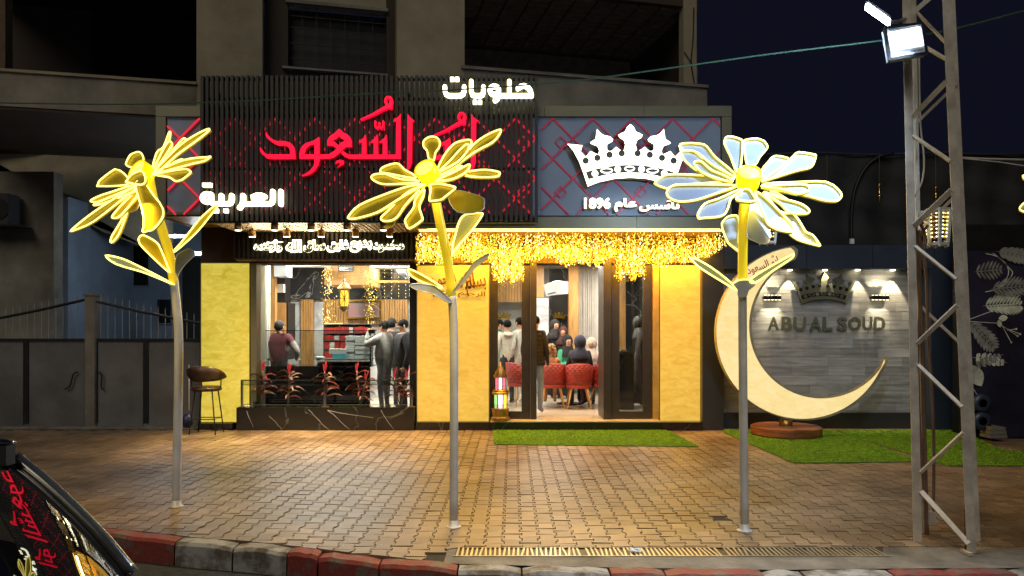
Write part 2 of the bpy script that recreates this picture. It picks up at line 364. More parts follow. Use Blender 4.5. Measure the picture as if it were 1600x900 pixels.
def lamp(kind, loc, e, col, target=None, size=.05, angle=60, blend=.5, parent=None, name='lamp_light'):
    l = bpy.data.lights.new(name, kind); l.energy = e; l.color = col
    if kind == 'SPOT': l.spot_size = rad(angle); l.spot_blend = blend; l.shadow_soft_size = size
    elif kind == 'AREA': l.shape = 'RECTANGLE'; l.size = size[0]; l.size_y = size[1]
    else: l.shadow_soft_size = size
    o = bpy.data.objects.new(name, l); COL.objects.link(o); o.location = Vector(loc) - (wl(parent) if parent else Vector((0, 0, 0))); o.parent = parent
    if target is not None: o.rotation_euler = (Vector(target) - Vector(loc)).to_track_quat('-Z', 'Y').to_euler()
    return o

# ================================================================== the ground
bx('ground', M['asphalt'], None, -300, 300, -60, 500, -.32, -.19, kind='structure')
KB = [(-700, 760), (-300, 785), (0, 812), (135, 822), (300, 839), (400, 847), (475, 855), (575, 867), (705, 879), (800, 882), (1000, 886), (1200, 889), (1375, 887.5), (1600, 886), (2300, 884)]
KW = [P(x, y, GY(y)) for x, y in KB]; KW = [Vector((p.x, p.y, 0)) for p in KW]
KW = [Vector((x, y, 0)) for x, y in smooth_loop([(p.x, p.y) for p in KW], 4, closed=False)]
def kerb_y(x):
    for a, b in zip(KW, KW[1:]):
        if a.x <= x <= b.x: return a.y + (b.y - a.y) * (x - a.x) / (b.x - a.x)
    return KW[0].y if x < KW[0].x else KW[-1].y
def kerb_x_at_px(px):
    for a, b in zip(KW, KW[1:]):
        pa = 800 + a.x / a.y * F; pb = 800 + b.x / b.y * F
        if pa <= px <= pb: return a.x + (b.x - a.x) * (px - pa) / (pb - pa)
    return KW[-1].x
road = MB(); road.add([(-60, -40, -.18), (60, -40, -.18), (60, KW[-1].y, -.18)] + [(p.x, p.y + .02, -.18) for p in KW[::-1]] + [(-60, KW[0].y, -.18)], [tuple(range(len(KW) + 4))])
road.build('road', M['asphalt'], kind='structure')
pave = thing('pavement', None, None, (0, 8, 0)); tag(pave, kind='structure')
mb = MB(); mb.add([(60, KW[-1].y, -.012)] + [(60, 60, -.012), (-60, 60, -.012), (-60, KW[0].y, -.012)] + [(p.x, p.y, -.012) for p in KW], [tuple(range(len(KW) + 4))]); mb.build('joint_bed', M['sand'], pave)
DRY0, DRY1 = GY(868), GY(855.5)      # drain channel
DX0, DX1 = X_(712, 5.5), X_(1378, 5.5)
def band(name, m, z, x0, x1, yb, n=60):
    mb = MB(); vs = []
    for i in range(n + 1):
        x = x0 + (x1 - x0) * i / n; vs += [(x, kerb_y(x) - .001, z), (x, max(yb(x), kerb_y(x) + .01), z)]
    mb.add(vs, [(2 * i, 2 * i + 2, 2 * i + 3, 2 * i + 1) for i in range(n)]); return mb.build(name, m, pave)
XS = X_(700, 5.6)
def back_limit(x): return kerb_y(x) + .012 if x < XS else DRY1 + .03
band('cement_strip', M['cement'], -.005, XS, DX0, lambda x: DRY1 + .06, 12)
mb = MB(); vs = []
for i in range(61):
    x = DX0 + (7.5 - DX0) * i / 60; vs += [(x, kerb_y(x), -.005), (x, DRY0 if x < DX1 else DRY1 + .06, -.005)]
mb.add(vs, [(2 * i, 2 * i + 2, 2 * i + 3, 2 * i + 1) for i in range(60)]); mb.build('cement_strip', M['cement'], pave)
mb = MB()
for i in range(30): mb.box(DX0 + (DX1 - DX0) * i / 30, DX0 + (DX1 - DX0) * (i + 1) / 30, DRY1, DRY1 + .03 + R.uniform(0, .015), -.02, -.003)
mb.build('cement_edge', M['cement'], pave)
# pavers: double-T blocks laid in columns that run away from the kerb
PW, PL = .136, .168
def paver_poly(a=.0105, g=.0028):
    h = PL / 2 - g; q = PL / 4; t = .013; wi, na = PW / 2 + a - g, PW / 2 - a - g
    r = [(wi, -h), (wi, -q - t), (na, -q + t), (na, q - t), (wi, q + t), (wi, h)]
    return r + [(-x, y) for x, y in r[::-1]]
PP = paver_poly(); NP = len(PP)
def paver_geo(cx, cy, dz, tx, ty, sc=.93):
    top = []; bot = []
    for x, y in PP: top.append((cx + x * .975, cy + y * .98, dz + tx * x + ty * y)); bot.append((cx + x, cy + y, -.022))
    return bot + top, [tuple(range(NP, 2 * NP))] + [(i, (i + 1) % NP, (i + 1) % NP + NP, i + NP) for i in range(NP)]
cells = []; cut = []
for i in range(-70, 68):
    cx = i * PW; off = PL / 2 if i % 2 else 0
    for j in range(25, 82):
        cy = j * PL + off
        if cy - PL / 2 < back_limit(cx):
            if cy + PL / 2 > back_limit(cx) + .02 and -60 < 800 + cx / cy * F < 1660: cut.append((cx, cy))
            continue
        if cy > 12.12 and not (cx > 2.9): continue
        px = 800 + cx / cy * F
        if px < -60 or px > 1660: continue
        if cy > 12.9: continue
        cells.append((cx, cy))
cells.sort(key=lambda c: c[1] + (0 if abs(c[0]) < 4 else 3))
variants = []
for k in range(10):
    mb = MB(); mb.add(*paver_geo(0, 0, 0, R.uniform(-.03, .03), R.uniform(-.025, .025))); me = mb.mesh('paver', M['paver']); set_tone(me, [k / 9.0] * len(me.polygons)); variants.append(me)
def patchy(x, y): return .5 + .5 * math.sin(x * 1.7 + math.sin(y * 2.1)) * math.sin(y * 1.3 + x * .6)
near = cells[:300]; far = cells[300:]
for cx, cy in near:
    if R.random() < .012: continue
    k = min(9, max(0, int(10 * (.45 * patchy(cx, cy) + .55 * R.random()))))
    o = link_mesh('paver', variants[k], pave, (cx, cy - 8, R.uniform(-.0035, .0015)))
mb = MB(); tones = []
for cx, cy in far:
    v, f = paver_geo(cx, cy, R.uniform(-.003, .0015), R.uniform(-.02, .02), R.uniform(-.02, .02)); mb.add(v, f); tones += [min(1, max(0, .45 * patchy(cx, cy) + .55 * R.random()))] * len(f)
o = mb.build('far_pavers', M['paver'], pave, kind='stuff'); set_tone(o.data, tones)
mb = MB(); tones = []
for cx, cy in cut:
    v, f = paver_geo(cx, cy, R.uniform(-.004, .001), 0, 0); lim = lambda x: (kerb_y(x) + .012 if x < XS else DRY1 + .032)
    v = [(x, max(y, lim(x)), z) for x, y, z in v]; mb.add(v, f); tones += [R.random() * .6] * len(f)
o = mb.build('cut_pavers', M['paver'], pave, kind='stuff'); set_tone(o.data, tones)
# old stains, patched joints and a weed line
# kerb stones
kerb = thing('kerb', None, None, (0, 5, -.18)); tag(kerb, kind='structure')
bpx = [-260, -120, 0, 135, 287, 375, 458, 505, 598, 717, 815, 950, 1035, 1187, 1248, 1383, 1470, 1572, 1700, 1820]
cols = 'WWRRWWRRRWWRRWWRRWW'
for a, b, c in zip(bpx, bpx[1:], cols):
    x0, x1 = kerb_x_at_px(a) + .006, kerb_x_at_px(b) - .006; n = 5; vs = []
    dz = R.uniform(-.006, .004); dy = R.uniform(-.008, .008)
    for i in range(n + 1):
        x = x0 + (x1 - x0) * i / n; y = kerb_y(x) - .004 + dy; jz = R.uniform(-.007, .004); e = .012 if i in (0, n) else 0
        prof = [(y, -.2), (y, dz + jz - e), (y - .125, dz + jz - e + .001), (y - .148, dz - .022 + jz - e), (y - .158, -.2)]
        vs += [(x, yy, zz) for yy, zz in prof]
    fs = [(5 * i + k, 5 * i + 5 + k, 5 * i + 5 + (k + 1) % 5, 5 * i + (k + 1) % 5) for i in range(n) for k in range(5)] + [(0, 1, 2, 3, 4), (5 * n + 4, 5 * n + 3, 5 * n + 2, 5 * n + 1, 5 * n)]
    mb = MB(); mb.add(vs, fs); mb.build('kerb_stone', M['kred' if c == 'R' else 'kwhite'], kerb)
# drain
dr = thing('drain_grate', 'long narrow metal drain grate sunk in the cement beside the kerb', 'drain', ((DX0 + DX1) / 2, (DRY0 + DRY1) / 2, -.06))
mb = MB(); mb.box(DX0, DX1, DRY0, DRY1, -.011, -.0095); mb.build('channel', M['black'], dr)
MB().box(DX0 - .01, DX1 + .01, DRY0 - .012, DRY0, -.02, .001).build('edge_rail', M['grate'], dr); MB().box(DX0 - .01, DX1 + .01, DRY1, DRY1 + .008, -.02, .001).build('edge_rail', M['grate'], dr)
nb = 92; me = MB().box(-.007, .007, -(DRY1 - DRY0) / 2, (DRY1 - DRY0) / 2, -.008, 0).mesh('bar', M['grate'])
for i in range(nb):
    if R.random() < .03: continue
    o = link_mesh('bar', me, dr, (DX0 + (i + .5) * (DX1 - DX0) / nb - dr.location.x, 0, .06 - R.uniform(0, .003))); o.rotation_euler = (0, 0, rad(R.gauss(0, 3)))
# litter: a crumpled paper
mb = MB(); mb.ell(P(993, 861, 5.5) * 1.0, (.055, .03, .018), 7, 5)
mb.v = [(x + R.uniform(-.01, .01), y + R.uniform(-.01, .01), max(.002, z + R.uniform(-.006, .01) )) for x, y, z in mb.v]; mb.build('crumpled_paper', M['white_box'], label='crumpled pale paper lying on the drain grate', cat='litter')
mb = MB()
for k in range(260):
    px = R.uniform(60, 1590); py = R.uniform(700, 860) if R.random() < .6 else R.uniform(835, 872); Y = GY(py); s_ = R.uniform(.004, .011); p = Vector((X_(px, Y), Y, .003))
    if Y < back_limit(p.x): continue
    mb.add([p + Vector((R.uniform(-s_, s_), R.uniform(-s_, s_), R.uniform(0, s_))) for _ in range(4)], [(0, 1, 2), (0, 2, 3), (0, 3, 1), (1, 3, 2)])
mb.build('ground_litter', M['white_box'], kind='stuff', label='tiny crumbs and grit scattered over the pavers', cat='litter')

# ------------------------------------------------------------------ turf mats
def turf(name, poly, label, n, h=.012):
    t = thing(name, label, 'turf mat', (sum(p[0] for p in poly) / len(poly), sum(p[1] for p in poly) / len(poly), 0))
    mb = MB(); mb.prism([(x, y, .003) for x, y in poly], (0, 0, .008)); mb.build('backing', M['grass2'], t)
    xs = [p[0] for p in poly]; ys = [p[1] for p in poly]
    def inside(x, y):
        c = False; j = len(poly) - 1
        for i in range(len(poly)):
            if (poly[i][1] > y) != (poly[j][1] > y) and x < (poly[j][0] - poly[i][0]) * (y - poly[i][1]) / (poly[j][1] - poly[i][1]) + poly[i][0]: c = not c
            j = i
        return c
    vs = []; fs = []; k = 0
    while k < n:
        x = R.uniform(min(xs), max(xs)); y = R.uniform(min(ys), max(ys))
        if not inside(x, y): continue
        a = R.uniform(0, 6.3); l = R.uniform(.6, 1.5) * h; s_ = R.uniform(.003, .006); c, s2 = math.cos(a), math.sin(a); b = len(vs)
        vs += [(x - s_ * c, y - s_ * s2, .010), (x + s_ * c, y + s_ * s2, .010), (x + R.uniform(-.012, .012), y + R.uniform(-.012, .012), .010 + l)]; fs.append((b, b + 1, b + 2)); k += 1
    mb = MB(); mb.add(vs, fs); mb.build('blades', M['grass'], t, kind='stuff')
def G(px, py): Y = GY(py); return (X_(px, Y), Y)
turf('turf_mat', [G(772, 695), G(930, 697), G(1092, 698.5), G(1048, 676), (X_(1040, 12.05), 12.05), (X_(770, 12.05), 12.05)], 'rectangular green artificial turf mat in front of the open shop door', 30000)
turf('turf_mat', [G(1240, 724), G(1300, 724), (X_(1437, 9.2), 9.2), G(1332, 683), (X_(1300, 12.05), 12.05), (X_(1130, 12.05), 12.05), G(1132, 677)], 'green artificial turf sheet under the round wooden base of the crescent moon', 30000)
turf('turf_mat', [G(1334, 684), G(1480, 728.5), G(1640, 729), G(1640, 712), G(1560, 702), G(1520, 683), (X_(1500, 12.05), 12.05), (X_(1306, 12.05), 12.05)], 'green artificial turf sheet behind the lattice mast', 28000)

# ================================================================== the shop
YF, YP, YS = 12.1, 12.25, 10.77          # plinth front, pillar front, slat screen front
SZ = Z_(345, YS)                          # soffit height
shop = thing('sweet_shop', 'brightly lit two-storey-high shop front with black slatted fascia, onyx pillars and open glass doors', 'shop', (-1, 12.3, 0))
MX, GA = M, .14
# plinth and thresholds
MB().box(X_(313, YP), X_(366, YP), YF + .06, YP + .3, 0, .1).build('plinth', M['bmarble'], shop)
MB().box(X_(650, YF), X_(765, YF), YF, YP + .3, 0, .13).build('plinth', M['bmarble'], shop)
MB().box(X_(766, YF), X_(1097, YF), YF - .05, YP + .5, 0, .135).build('threshold', M['bmarble'], shop)
MB().box(X_(766, YF), X_(1031, YF), YF - .06, YP + .6, .136, .15).build('threshold_slab', M['floor'], shop)
# onyx pillars, each a lit panel in a slim metal frame
def pillar(px0, px1, py0, m):
    p = pbx('pillar', M['champ'], shop, px0, px1, py0, 661, YP + .03, .5)
    return pbx('onyx_panel', m, p, px0 + 1.5, px1 - 1.5, py0 + 1.5, 659.5, YP, .028)
pillar(313, 390, 410, M['onyx']); pillar(650.5, 765, 414, M['onyx2']); pillar(1030.5, 1096.5, 414, M['onyx2'])
MB().box(X_(390, YP), X_(399, YP), YP + .05, YP + .5, .1, Z_(410, YP)).build('return_panel', M['champ'], shop)
pbx('jamb', M['jamb'], shop, 1020.5, 1030, 414, 658, YP + .02, .3)
# window
WY = 12.5
pbx('window_post', M['black'], shop, 393, 402, 404, 668, YP + .12, .25); pbx('window_post', M['black'], shop, 640, 650, 404, 668, YP + .12, .25)
pbx('window_glass', M['glass'], shop, 398, 646, 408, 640, WY, .008)
pbx('window_head', M['black'], shop, 396, 648, 404, 410.5, WY - .05, .1)
# upper wall above openings, kept behind lights
MB().box(X_(313, YP), X_(1130, YP), YP + .04, YP + .5, Z_(411, YP), 4.9).build('upper_wall', M['brownw'], shop)
MB().box(-5.02, -4.93, 12.3, 19, 0, 4.6).build('side_wall', M['render2'], shop)
# canopy: champagne frame, pale panel behind screen and to its right
FY = 11.0; CY1 = 12.3
fx0, fx1, fz1, fz0 = X_(243, FY), X_(1143.5, FY), Z_(165, FY), Z_(358, FY)
fr = thing('fascia', None, None, (0, FY, fz0)); fr.parent = shop; fr.location = Vector((0, FY, fz0)) - shop.location
def fpanel(px0, px1, py0, py1): MB().box(X_(px0, FY) + .003, X_(px1, FY) - .003, FY, FY + .07, Z_(py1, FY) + .003, Z_(py0, FY) - .003).build('cladding_panel', M['champ'], fr)
for a, b in ((243, 313), (313, 560), (560, 700), (700, 851), (851, 1006), (1006, 1143.5)): fpanel(a, b, 165, 182)
for a, b in ((656, 700), (700, 995), (995, 1143.5)): fpanel(a, b, 337, 358)
for a, b in ((243, 313), (313, 655)): fpanel(a, b, 331, 335.5)
fpanel(243, 259, 182, 337); fpanel(1127.5, 1143.5, 182, 337)
MB().box(fx0 + .01, X_(655, FY), FY + .075, FY + .1, SZ + .12, fz1 - .01).build('fascia_core', M['black'], fr); MB().box(X_(655, FY), fx1 - .01, FY + .075, FY + .1, fz0 + .01, fz1 - .01).build('fascia_core', M['black'], fr)
MB().box(X_(260, FY), X_(655, FY), FY + .03, FY + .07, Z_(331, FY), Z_(183, FY)).build('back_panel', M['panel'], fr); MB().box(X_(655.2, FY), X_(1126.5, FY), FY + .03, FY + .07, Z_(336.5, FY), Z_(183, FY)).build('back_panel', M['panel'], fr)
for z0_, z1_ in ((Z_(338.5, FY), Z_(337, FY)), (Z_(183.5, FY), Z_(182, FY))): MB().box(X_(259, FY), X_(1127, FY), FY - .012, FY - .001, z0_, z1_).build('edge_trim', M['black'], fr)
MB().box(fx0 + .055, X_(311, YS), FY + .08, CY1, SZ + .11, SZ + .16).build('soffit_panel', M['jamb'], fr)
MB().box(X_(650, FY), fx1 - .01, FY + .1, CY1, fz0 + .02, fz0 + .06).build('soffit_panel', M['jamb'], fr)
MB().box(fx0 + .01, fx1 - .01, FY + .1, CY1 + .2, fz1 - .05, fz1 - .01).build('canopy_roof', M['champ'], fr)
MB().box(fx1 - .05, fx1 - .01, FY + .1, CY1, fz0, fz1 - .05).build('canopy_side', M['champ'], fr)
MB().box(fx0 + .01, fx0 + .05, FY + .1, CY1, SZ + .1, fz1 - .05).build('canopy_side', M['champ'], fr)
MB().box(X_(655, FY), X_(1138, FY), FY - .01, FY + .03, fz0 - .03, fz0 - .004).build('led_line', M['led_e'], fr)
# diamond lattice of metal strips on the panel
def lattice(px0, px1, py0, py1, m, wd, yoff, x_shift=0):
    mb = MB(); per = 62.5; Yl = FY + yoff; k = 0
    for s_ in (1, -1):
        for i in range(-6, 24):
            xs = px0 - 200 + i * per + x_shift
            p0 = [xs, py0]; p1 = [xs + s_ * (py1 - py0), py1]
            # clip in x
            def cut(p, q):
                (x0, y0), (x1, y1) = p, q; t0, t1 = 0, 1; dx = x1 - x0
                ta, tb = sorted(((px0 - x0) / dx, (px1 - x0) / dx)); t0, t1 = max(t0, ta), min(t1, tb)
                return None if t1 - t0 < .02 else ((x0 + dx * t0, y0 + (y1 - y0) * t0), (x0 + dx * t1, y0 + (y1 - y0) * t1))
            c = cut(p0, p1)
            if not c: continue
            k += 1; L = 260; (x0, y0), (x1, y1) = c
            mb.bar(P(x0, y0, Yl + (.003 if s_ > 0 else 0)), P(x1, y1, Yl + (.003 if s_ > 0 else 0)), .02, wd * (1.6 if (i % 2 and s_ > 0) else 1), (0, 1, 0))
    for i in range(int((px1 - px0) / per) + 1):       # small squares where the lines cross
        for r_ in range(3):
            cx = px0 + (i * per + x_shift) % (px1 - px0); cy = py0 + 37 + r_ * 39
            if cx - 9 < px0 or cx + 9 > px1 or (i + r_) % 2: continue
            q = [P(cx + a, cy + b, Yl - .012) for a, b in ((0, -9), (9, 0), (0, 9), (-9, 0))]
            for a, b in zip(q, q[1:] + q[:1]): mb.bar(a, b, .012, .014, (0, 1, 0))
    return mb
lattice(262, 312, 185, 335, M['strip_e'], .03, -.004).build('trim_strips', M['strip_e'], fr, kind='stuff')
lattice(846, 1125, 185, 335, M['strip'], .024, .012, 30).build('trim_strips', M['strip'], fr, kind='stuff')
lattice(318, 838, 185, 333, M['strip_e'], .03, -.02).build('trim_strips', M['strip_e'], fr, kind='stuff')
# black slat screen
scr = thing('slat_screen', None, None); scr.parent = shop; scr.location = Vector((-2, YS, SZ)) - shop.location
zt = Z_(118, YS); x0, x1 = X_(313, YS), X_(840.5, YS); n = 68; pitch = (x1 - x0 - .045) / (n - 1)
me = MB().box(-.0205, .0205, 0, .06, 0, zt - SZ).mesh('slat', M['slat'])
for i in range(n): link_mesh('slat', me, scr, (x0 + .0225 + i * pitch + 2, R.uniform(-.002, .002), R.uniform(-.006, .006)))
for py in (121, 152, 178, 262, 340): MB().box(x0 + .01, x1 - .01, YS + .062, YS + .1, Z_(py, YS) - .02, Z_(py, YS) + .015).build('cross_rail', M['black'], scr)
MB().box(x0, x1, YS + .062, YS + .14, SZ - .02, SZ + .02).build('bottom_rail', M['black'], scr)
MB().box(x0 - .004, x0 + .04, YS + .061, YS + .16, SZ + .03, zt - .02).build('side_rail', M['black'], scr)
for k in range(7): MB().box(x0 + .2 + k * .68, x0 + .23 + k * .68, YS + .11, FY - .03, zt - .25, zt - .22).build('bracket', M['black'], scr)
# louvred soffit under the screen
sx0, sx1 = X_(345, YS), X_(652, YS)
MB().box(x0 + .05, sx1, YS + .16, CY1 - .02, SZ + .05, SZ + .08).build('soffit_board', M['black'], scr)
n = int((sx1 - x0) / .072); me = MB().box(-.024, .024, 0, CY1 - YS - .2, 0, .03).mesh('louvre', M['soffit'])
for i in range(n): link_mesh('louvre', me, scr, (x0 + .08 + i * .072 + 2, .16, .005))
# sign board with its own slats, and the louvres beneath it
bd = thing('name_board', None, None); bd.parent = shop; bd.location = Vector((-3, 12.1, 2.7)) - shop.location
BY = 12.0; bz0, bz1 = Z_(404, BY), SZ - .0
MB().box(X_(364, BY), X_(652, BY), BY + .05, BY + .08, bz0, bz1).build('board', M['black'], bd)
n = 40; me = MB().box(-.016, .016, 0, .045, 0, bz1 - bz0 - .01).mesh('slat', M['dark_metal'])
for i in range(n): link_mesh('slat', me, bd, (X_(366, BY) + i * (X_(650, BY) - X_(366, BY)) / (n - 1) + 3, BY - 12.1, bz0 - 2.7 + .005))
n = 56; me = MB().box(-.014, .014, 0, .42, 0, .02).mesh('louvre', M['soffit'])
for i in range(n): link_mesh('louvre', me, bd, (X_(366, BY) + i * (X_(650, BY) - X_(366, BY)) / (n - 1) + 3, .0, bz0 - 2.7 - .02))
MB().box(X_(364, BY), X_(652, BY), BY + .1, BY + .53, bz0 + .002, bz0 + .02).build('board_underside', M['black'], bd)

# downlights under the soffit
ords = ['first', 'second', 'third', 'fourth', 'fifth', 'sixth']
for row, (pxs, pyb, Yd) in enumerate((((372, 429, 486, 542, 599), 360, 10.95), ((394, 448, 502, 555.5, 609), 370, 11.6))):
    for i, px in enumerate(pxs):
        x = X_(px, Yd); zb = Z_(pyb, Yd); t = thing('downlight', 'brass cylinder downlight, %s from the gate side in the %s row under the soffit' % (ords[i], ('front', 'rear')[row]), 'downlight', (x, Yd, zb), 'cylinder downlights under the soffit')
        MB().lathe((x, Yd, zb), [(.05, 0), (.052, .004), (.052, .11), (.0, .112)], 20).build('housing', M['brass'], t, True)
        MB().lathe((x, Yd, zb - .002), [(.0, 0), (.044, 0), (.044, .004)], 20).build('lens', M['down_e'], t)
        if zb + .11 < SZ: MB().box(x - .01, x + .01, Yd - .01, Yd + .01, zb + .11, SZ + .01).build('stem', M['black'], t)
        lamp('SPOT', (x, Yd, zb - .012), 190 if row == 0 else 80, (1, .72, .36), (x, Yd - .05, 0), .04, 82, .7, t)

# ================================================================== lettering
def stroke_mb(strokes, zoom, Y, wpx, dep):
    """thick constant-width strokes with round ends"""
    mb = MB(); k = 0
    for st in strokes:
        wd = wpx
        if isinstance(st, tuple): wd, st = st
        pts = [(zoom[0] + x / zoom[2], zoom[1] + y / zoom[2]) for x, y in st]
        rW = [(wd[0] + (wd[1] - wd[0]) * i / max(1, len(pts) - 1)) if isinstance(wd, tuple) else wd for i in range(len(pts))]
        if len(pts) == 1:
            x, y = pts[0]; h = rW[0] / 2; d = dep + k * .0006
            mb.box(X_(x - h, Y), X_(x + h, Y), Y - d, Y, Z_(y + h, Y), Z_(y - h, Y)); k += 1; continue
        n = len(pts); Lf = []; Rt = []
        for i in range(n):
            a = pts[max(i - 1, 0)]; b = pts[min(i + 1, n - 1)]; c = pts[i]
            if 0 < i < n - 1:
                d1 = Vector((c[0] - a[0], c[1] - a[1])).normalized(); d2 = Vector((b[0] - c[0], b[1] - c[1])).normalized(); t = (d1 + d2).normalized(); m = 1 / max(.6, t.dot(d1))
            else: t = Vector((b[0] - a[0], b[1] - a[1])).normalized(); m = 1
            nx, ny = -t.y * rW[i] / 2 * m, t.x * rW[i] / 2 * m; Lf.append((c[0] + nx, c[1] + ny)); Rt.append((c[0] - nx, c[1] - ny))
        def cap(c, frm, to, r):
            a0 = math.atan2(frm[1] - c[1], frm[0] - c[0]); return [(c[0] + r * math.cos(a0 + math.pi * j / 5), c[1] + r * math.sin(a0 + math.pi * j / 5)) for j in range(1, 5)]
        poly = Rt + cap(pts[-1], Rt[-1], Lf[-1], rW[-1] / 2) + Lf[::-1] + cap(pts[0], Lf[0], Rt[0], rW[0] / 2)
        d = dep + k * .0006; k += 1
        # sides and front as quads to stay robust on bends
        q = [P(x, y, Y - d) for x, y in poly]; N = len(q); nn = n
        mb.add(q + [p + Vector((0, d, 0)) for p in q], [(i, i + 1, N - 1 - 4 - (i + 1), N - 1 - 4 - i) if False else (i, i + 1, 2 * nn + 3 - (i + 1), 2 * nn + 3 - i) for i in range(nn - 1)] +
               [tuple([nn - 1] + list(range(nn, nn + 4)) + [nn + 4]), tuple([2 * nn + 3] + list(range(2 * nn + 4, N)) + [0])] + [(i, (i + 1) % N, (i + 1) % N + N, i + N) for i in range(N)])
    return mb
def arc(cx, cy, rx, ry, a0, a1, n=14): return [(cx + rx * math.cos(rad(a0 + (a1 - a0) * i / n)), cy + ry * math.sin(rad(a0 + (a1 - a0) * i / n))) for i in range(n + 1)]
LY = YS - .03
def glow_letters(name, label, zoom, strokes, wz, parts):
    t = thing(name, label, 'sign', P(parts[0], parts[1], LY))
    for nm, sts in strokes:
        wpx = wz / zoom[2]
        stroke_mb(sts, zoom, LY + .012, wpx, .06).build(nm, M['white_e'], t)
        stroke_mb([((s_[0] if isinstance(s_, tuple) else wpx) + .9, s_[1] if isinstance(s_, tuple) else s_) if len(s_[1] if isinstance(s_, tuple) else s_) > 1 else ((s_[0] if isinstance(s_, tuple) else wpx) + .9, s_[1] if isinstance(s_, tuple) else s_) for s_ in sts], zoom, LY + .026, wpx, .02).build('letter_back', M['glow2_e'], t)
    return t
z1 = (670, 110, 8.889)
glow_letters('arabic_word_sign', 'glowing white Arabic word high at the upper corner of the slatted screen', z1, [
    ('letter', [[(1238, 244), (1275, 216), (1322, 206), (1374, 222), (1412, 275), (1430, 348)], [(1428, 346), (960, 346)]]),
    ('letter', [[(1118, 340), (1118, 146)]]),
    ('letter', [arc(910, 270, 62, 58, 0, 360, 20), [(972, 290), (966, 360), (950, 395), (918, 412)]]),
    ('letter', [[(590, 146), (590, 290), (604, 330), (640, 346), (712, 346), (746, 330), (758, 290), (758, 222)]]),
    ('letter', [[(222, 222), (222, 280), (238, 325), (280, 346), (430, 346), (472, 325), (490, 280), (490, 222)]]),
    ('letter_dot', [(5.6, [(642, 452)])]), ('letter_dot', [(5.6, [(712, 452)])]), ('letter_dot', [(5.6, [(327, 134)])]), ('letter_dot', [(5.6, [(396, 134)])])], 55, (765, 160))
z2 = (300, 270, 10)
glow_letters('arabic_word_sign', 'glowing white Arabic word at the lower corner of the slatted screen above the downlights', z2, [
    ('letter', [[(1382, 285), (1382, 490)]]),
    ('letter', [[(1255, 285), (1255, 420), (1238, 462), (1200, 484), (1060, 484)]]),
    ('letter', [[(1130, 365), (1080, 345), (1010, 345), (950, 370), (960, 410), (1010, 450), (1075, 488)], [(1110, 370), (1080, 410), (1010, 455), (940, 484)], [(1070, 484), (810, 484)]]),
    ('letter', [[(788, 350), (788, 440), (775, 495), (735, 545)]]),
    ('letter', [[(612, 350), (612, 420), (596, 462), (560, 482), (320, 482)], [(450, 350), (450, 480)]]),
    ('letter', [arc(222, 390, 66, 66, 0, 360, 20), [(286, 330), (286, 430), (300, 465), (340, 482)]]),
    ('letter_dot', [(6, [(216, 200)])]), ('letter_dot', [(6, [(290, 200)])]), ('letter_dot', [(6, [(545, 600)])]), ('letter_dot', [(6, [(392, 600)])]), ('letter_dot', [(6, [(325, 600)])])], 66, (375, 340))
# the large red calligraphic name
red = thing('red_calligraphy_sign', 'large glowing red Arabic calligraphic name across the middle of the black slatted screen', 'sign', P(580, 275, LY))
za = (390, 140, 6); zb_ = (550, 140, 6); RD = .07; RY = LY - .012
def rl(loops, zoom, k=0): 
    o = outline_mesh('letter', loops, RY - k * .002, RD, [M['red_e']], red, zoom)
    for p in o.data.polygons:
        if abs(p.normal.y) < .5: p.material_index = 0
    o.data.materials.append(M['redside'])
    for p in o.data.polygons: p.material_index = 0 if abs(p.normal.y) > .5 else 1
    return o
rl([smooth_loop([(160, 402), (200, 455), (260, 487), (330, 488), (395, 512), (430, 565), (438, 655)], 4, False) + smooth_loop([(438, 655), (200, 655), (150, 630), (112, 590), (105, 545), (140, 590), (185, 612), (380, 612)], 3, False) + smooth_loop([(386, 612), (380, 560), (345, 532), (280, 530), (220, 500), (175, 462), (158, 430)], 4, False)], za)
wow = [smooth_loop([(655, 448), (662, 480), (662, 580), (660, 680), (625, 755), (570, 800), (500, 818)], 3, False) + smooth_loop([(495, 808), (550, 780), (600, 730), (612, 690), (615, 655)], 3, False) + smooth_loop([(475, 655), (472, 610), (490, 550), (530, 510), (590, 490), (630, 470)], 3, False), smooth_loop([(613, 520), (570, 530), (535, 565), (522, 612)], 3, False) + [(614, 612)]]
rl(wow, za, 1); rl([[(x + 203.8 * 6 / 1, y + 8) for x, y in lp] for lp in wow], za, 1)
rl([smooth_loop([(845, 372), (885, 408), (925, 430), (958, 475), (965, 545)], 4, False) + [(905, 545), (860, 590), (800, 640), (745, 655), (665, 655), (665, 613), (745, 613), (800, 580), (822, 556), (790, 535), (735, 532)] + smooth_loop([(733, 490), (752, 448), (800, 415)], 3, False), [(842, 440), (862, 462), (900, 482), (868, 500), (836, 528), (815, 505), (785, 482), (822, 465)][::-1]], za, 2)
rl([[(862, 600), (880, 580)] + smooth_loop([(895, 590), (930, 612), (960, 615)], 3, False) + [(1422, 615), (1422, 655), (960, 655)] + smooth_loop([(930, 650), (890, 630), (862, 600)], 3, False)], za, 1)
rl([[(810, 705), (815, 675), (850, 662), (890, 672), (888, 705), (822, 738), (858, 700), (838, 690)]], za)
for x0_, y0_ in ((130, 425), (240, 425), (325, 425)): rl([[(x0_, y0_), (x0_ + 8, y0_ + 40), (x0_ + 10, 620), (x0_ - 33, 620), (x0_ - 33, 505), (x0_ - 63, 505), (x0_ - 50, 482), (x0_ - 18, 460)]], zb_, 2)
rl([[(460, 230), (462, 655), (415, 655), (418, 305), (390, 305), (400, 285), (435, 265)]], zb_, 3)
for dx in (0, 595): rl([[(525 + dx, 232), (550 + dx, 270), (590 + dx, 300), (570 + dx, 315), (566 + dx, 690), (548 + dx, 740), (520 + dx, 768)]], zb_)
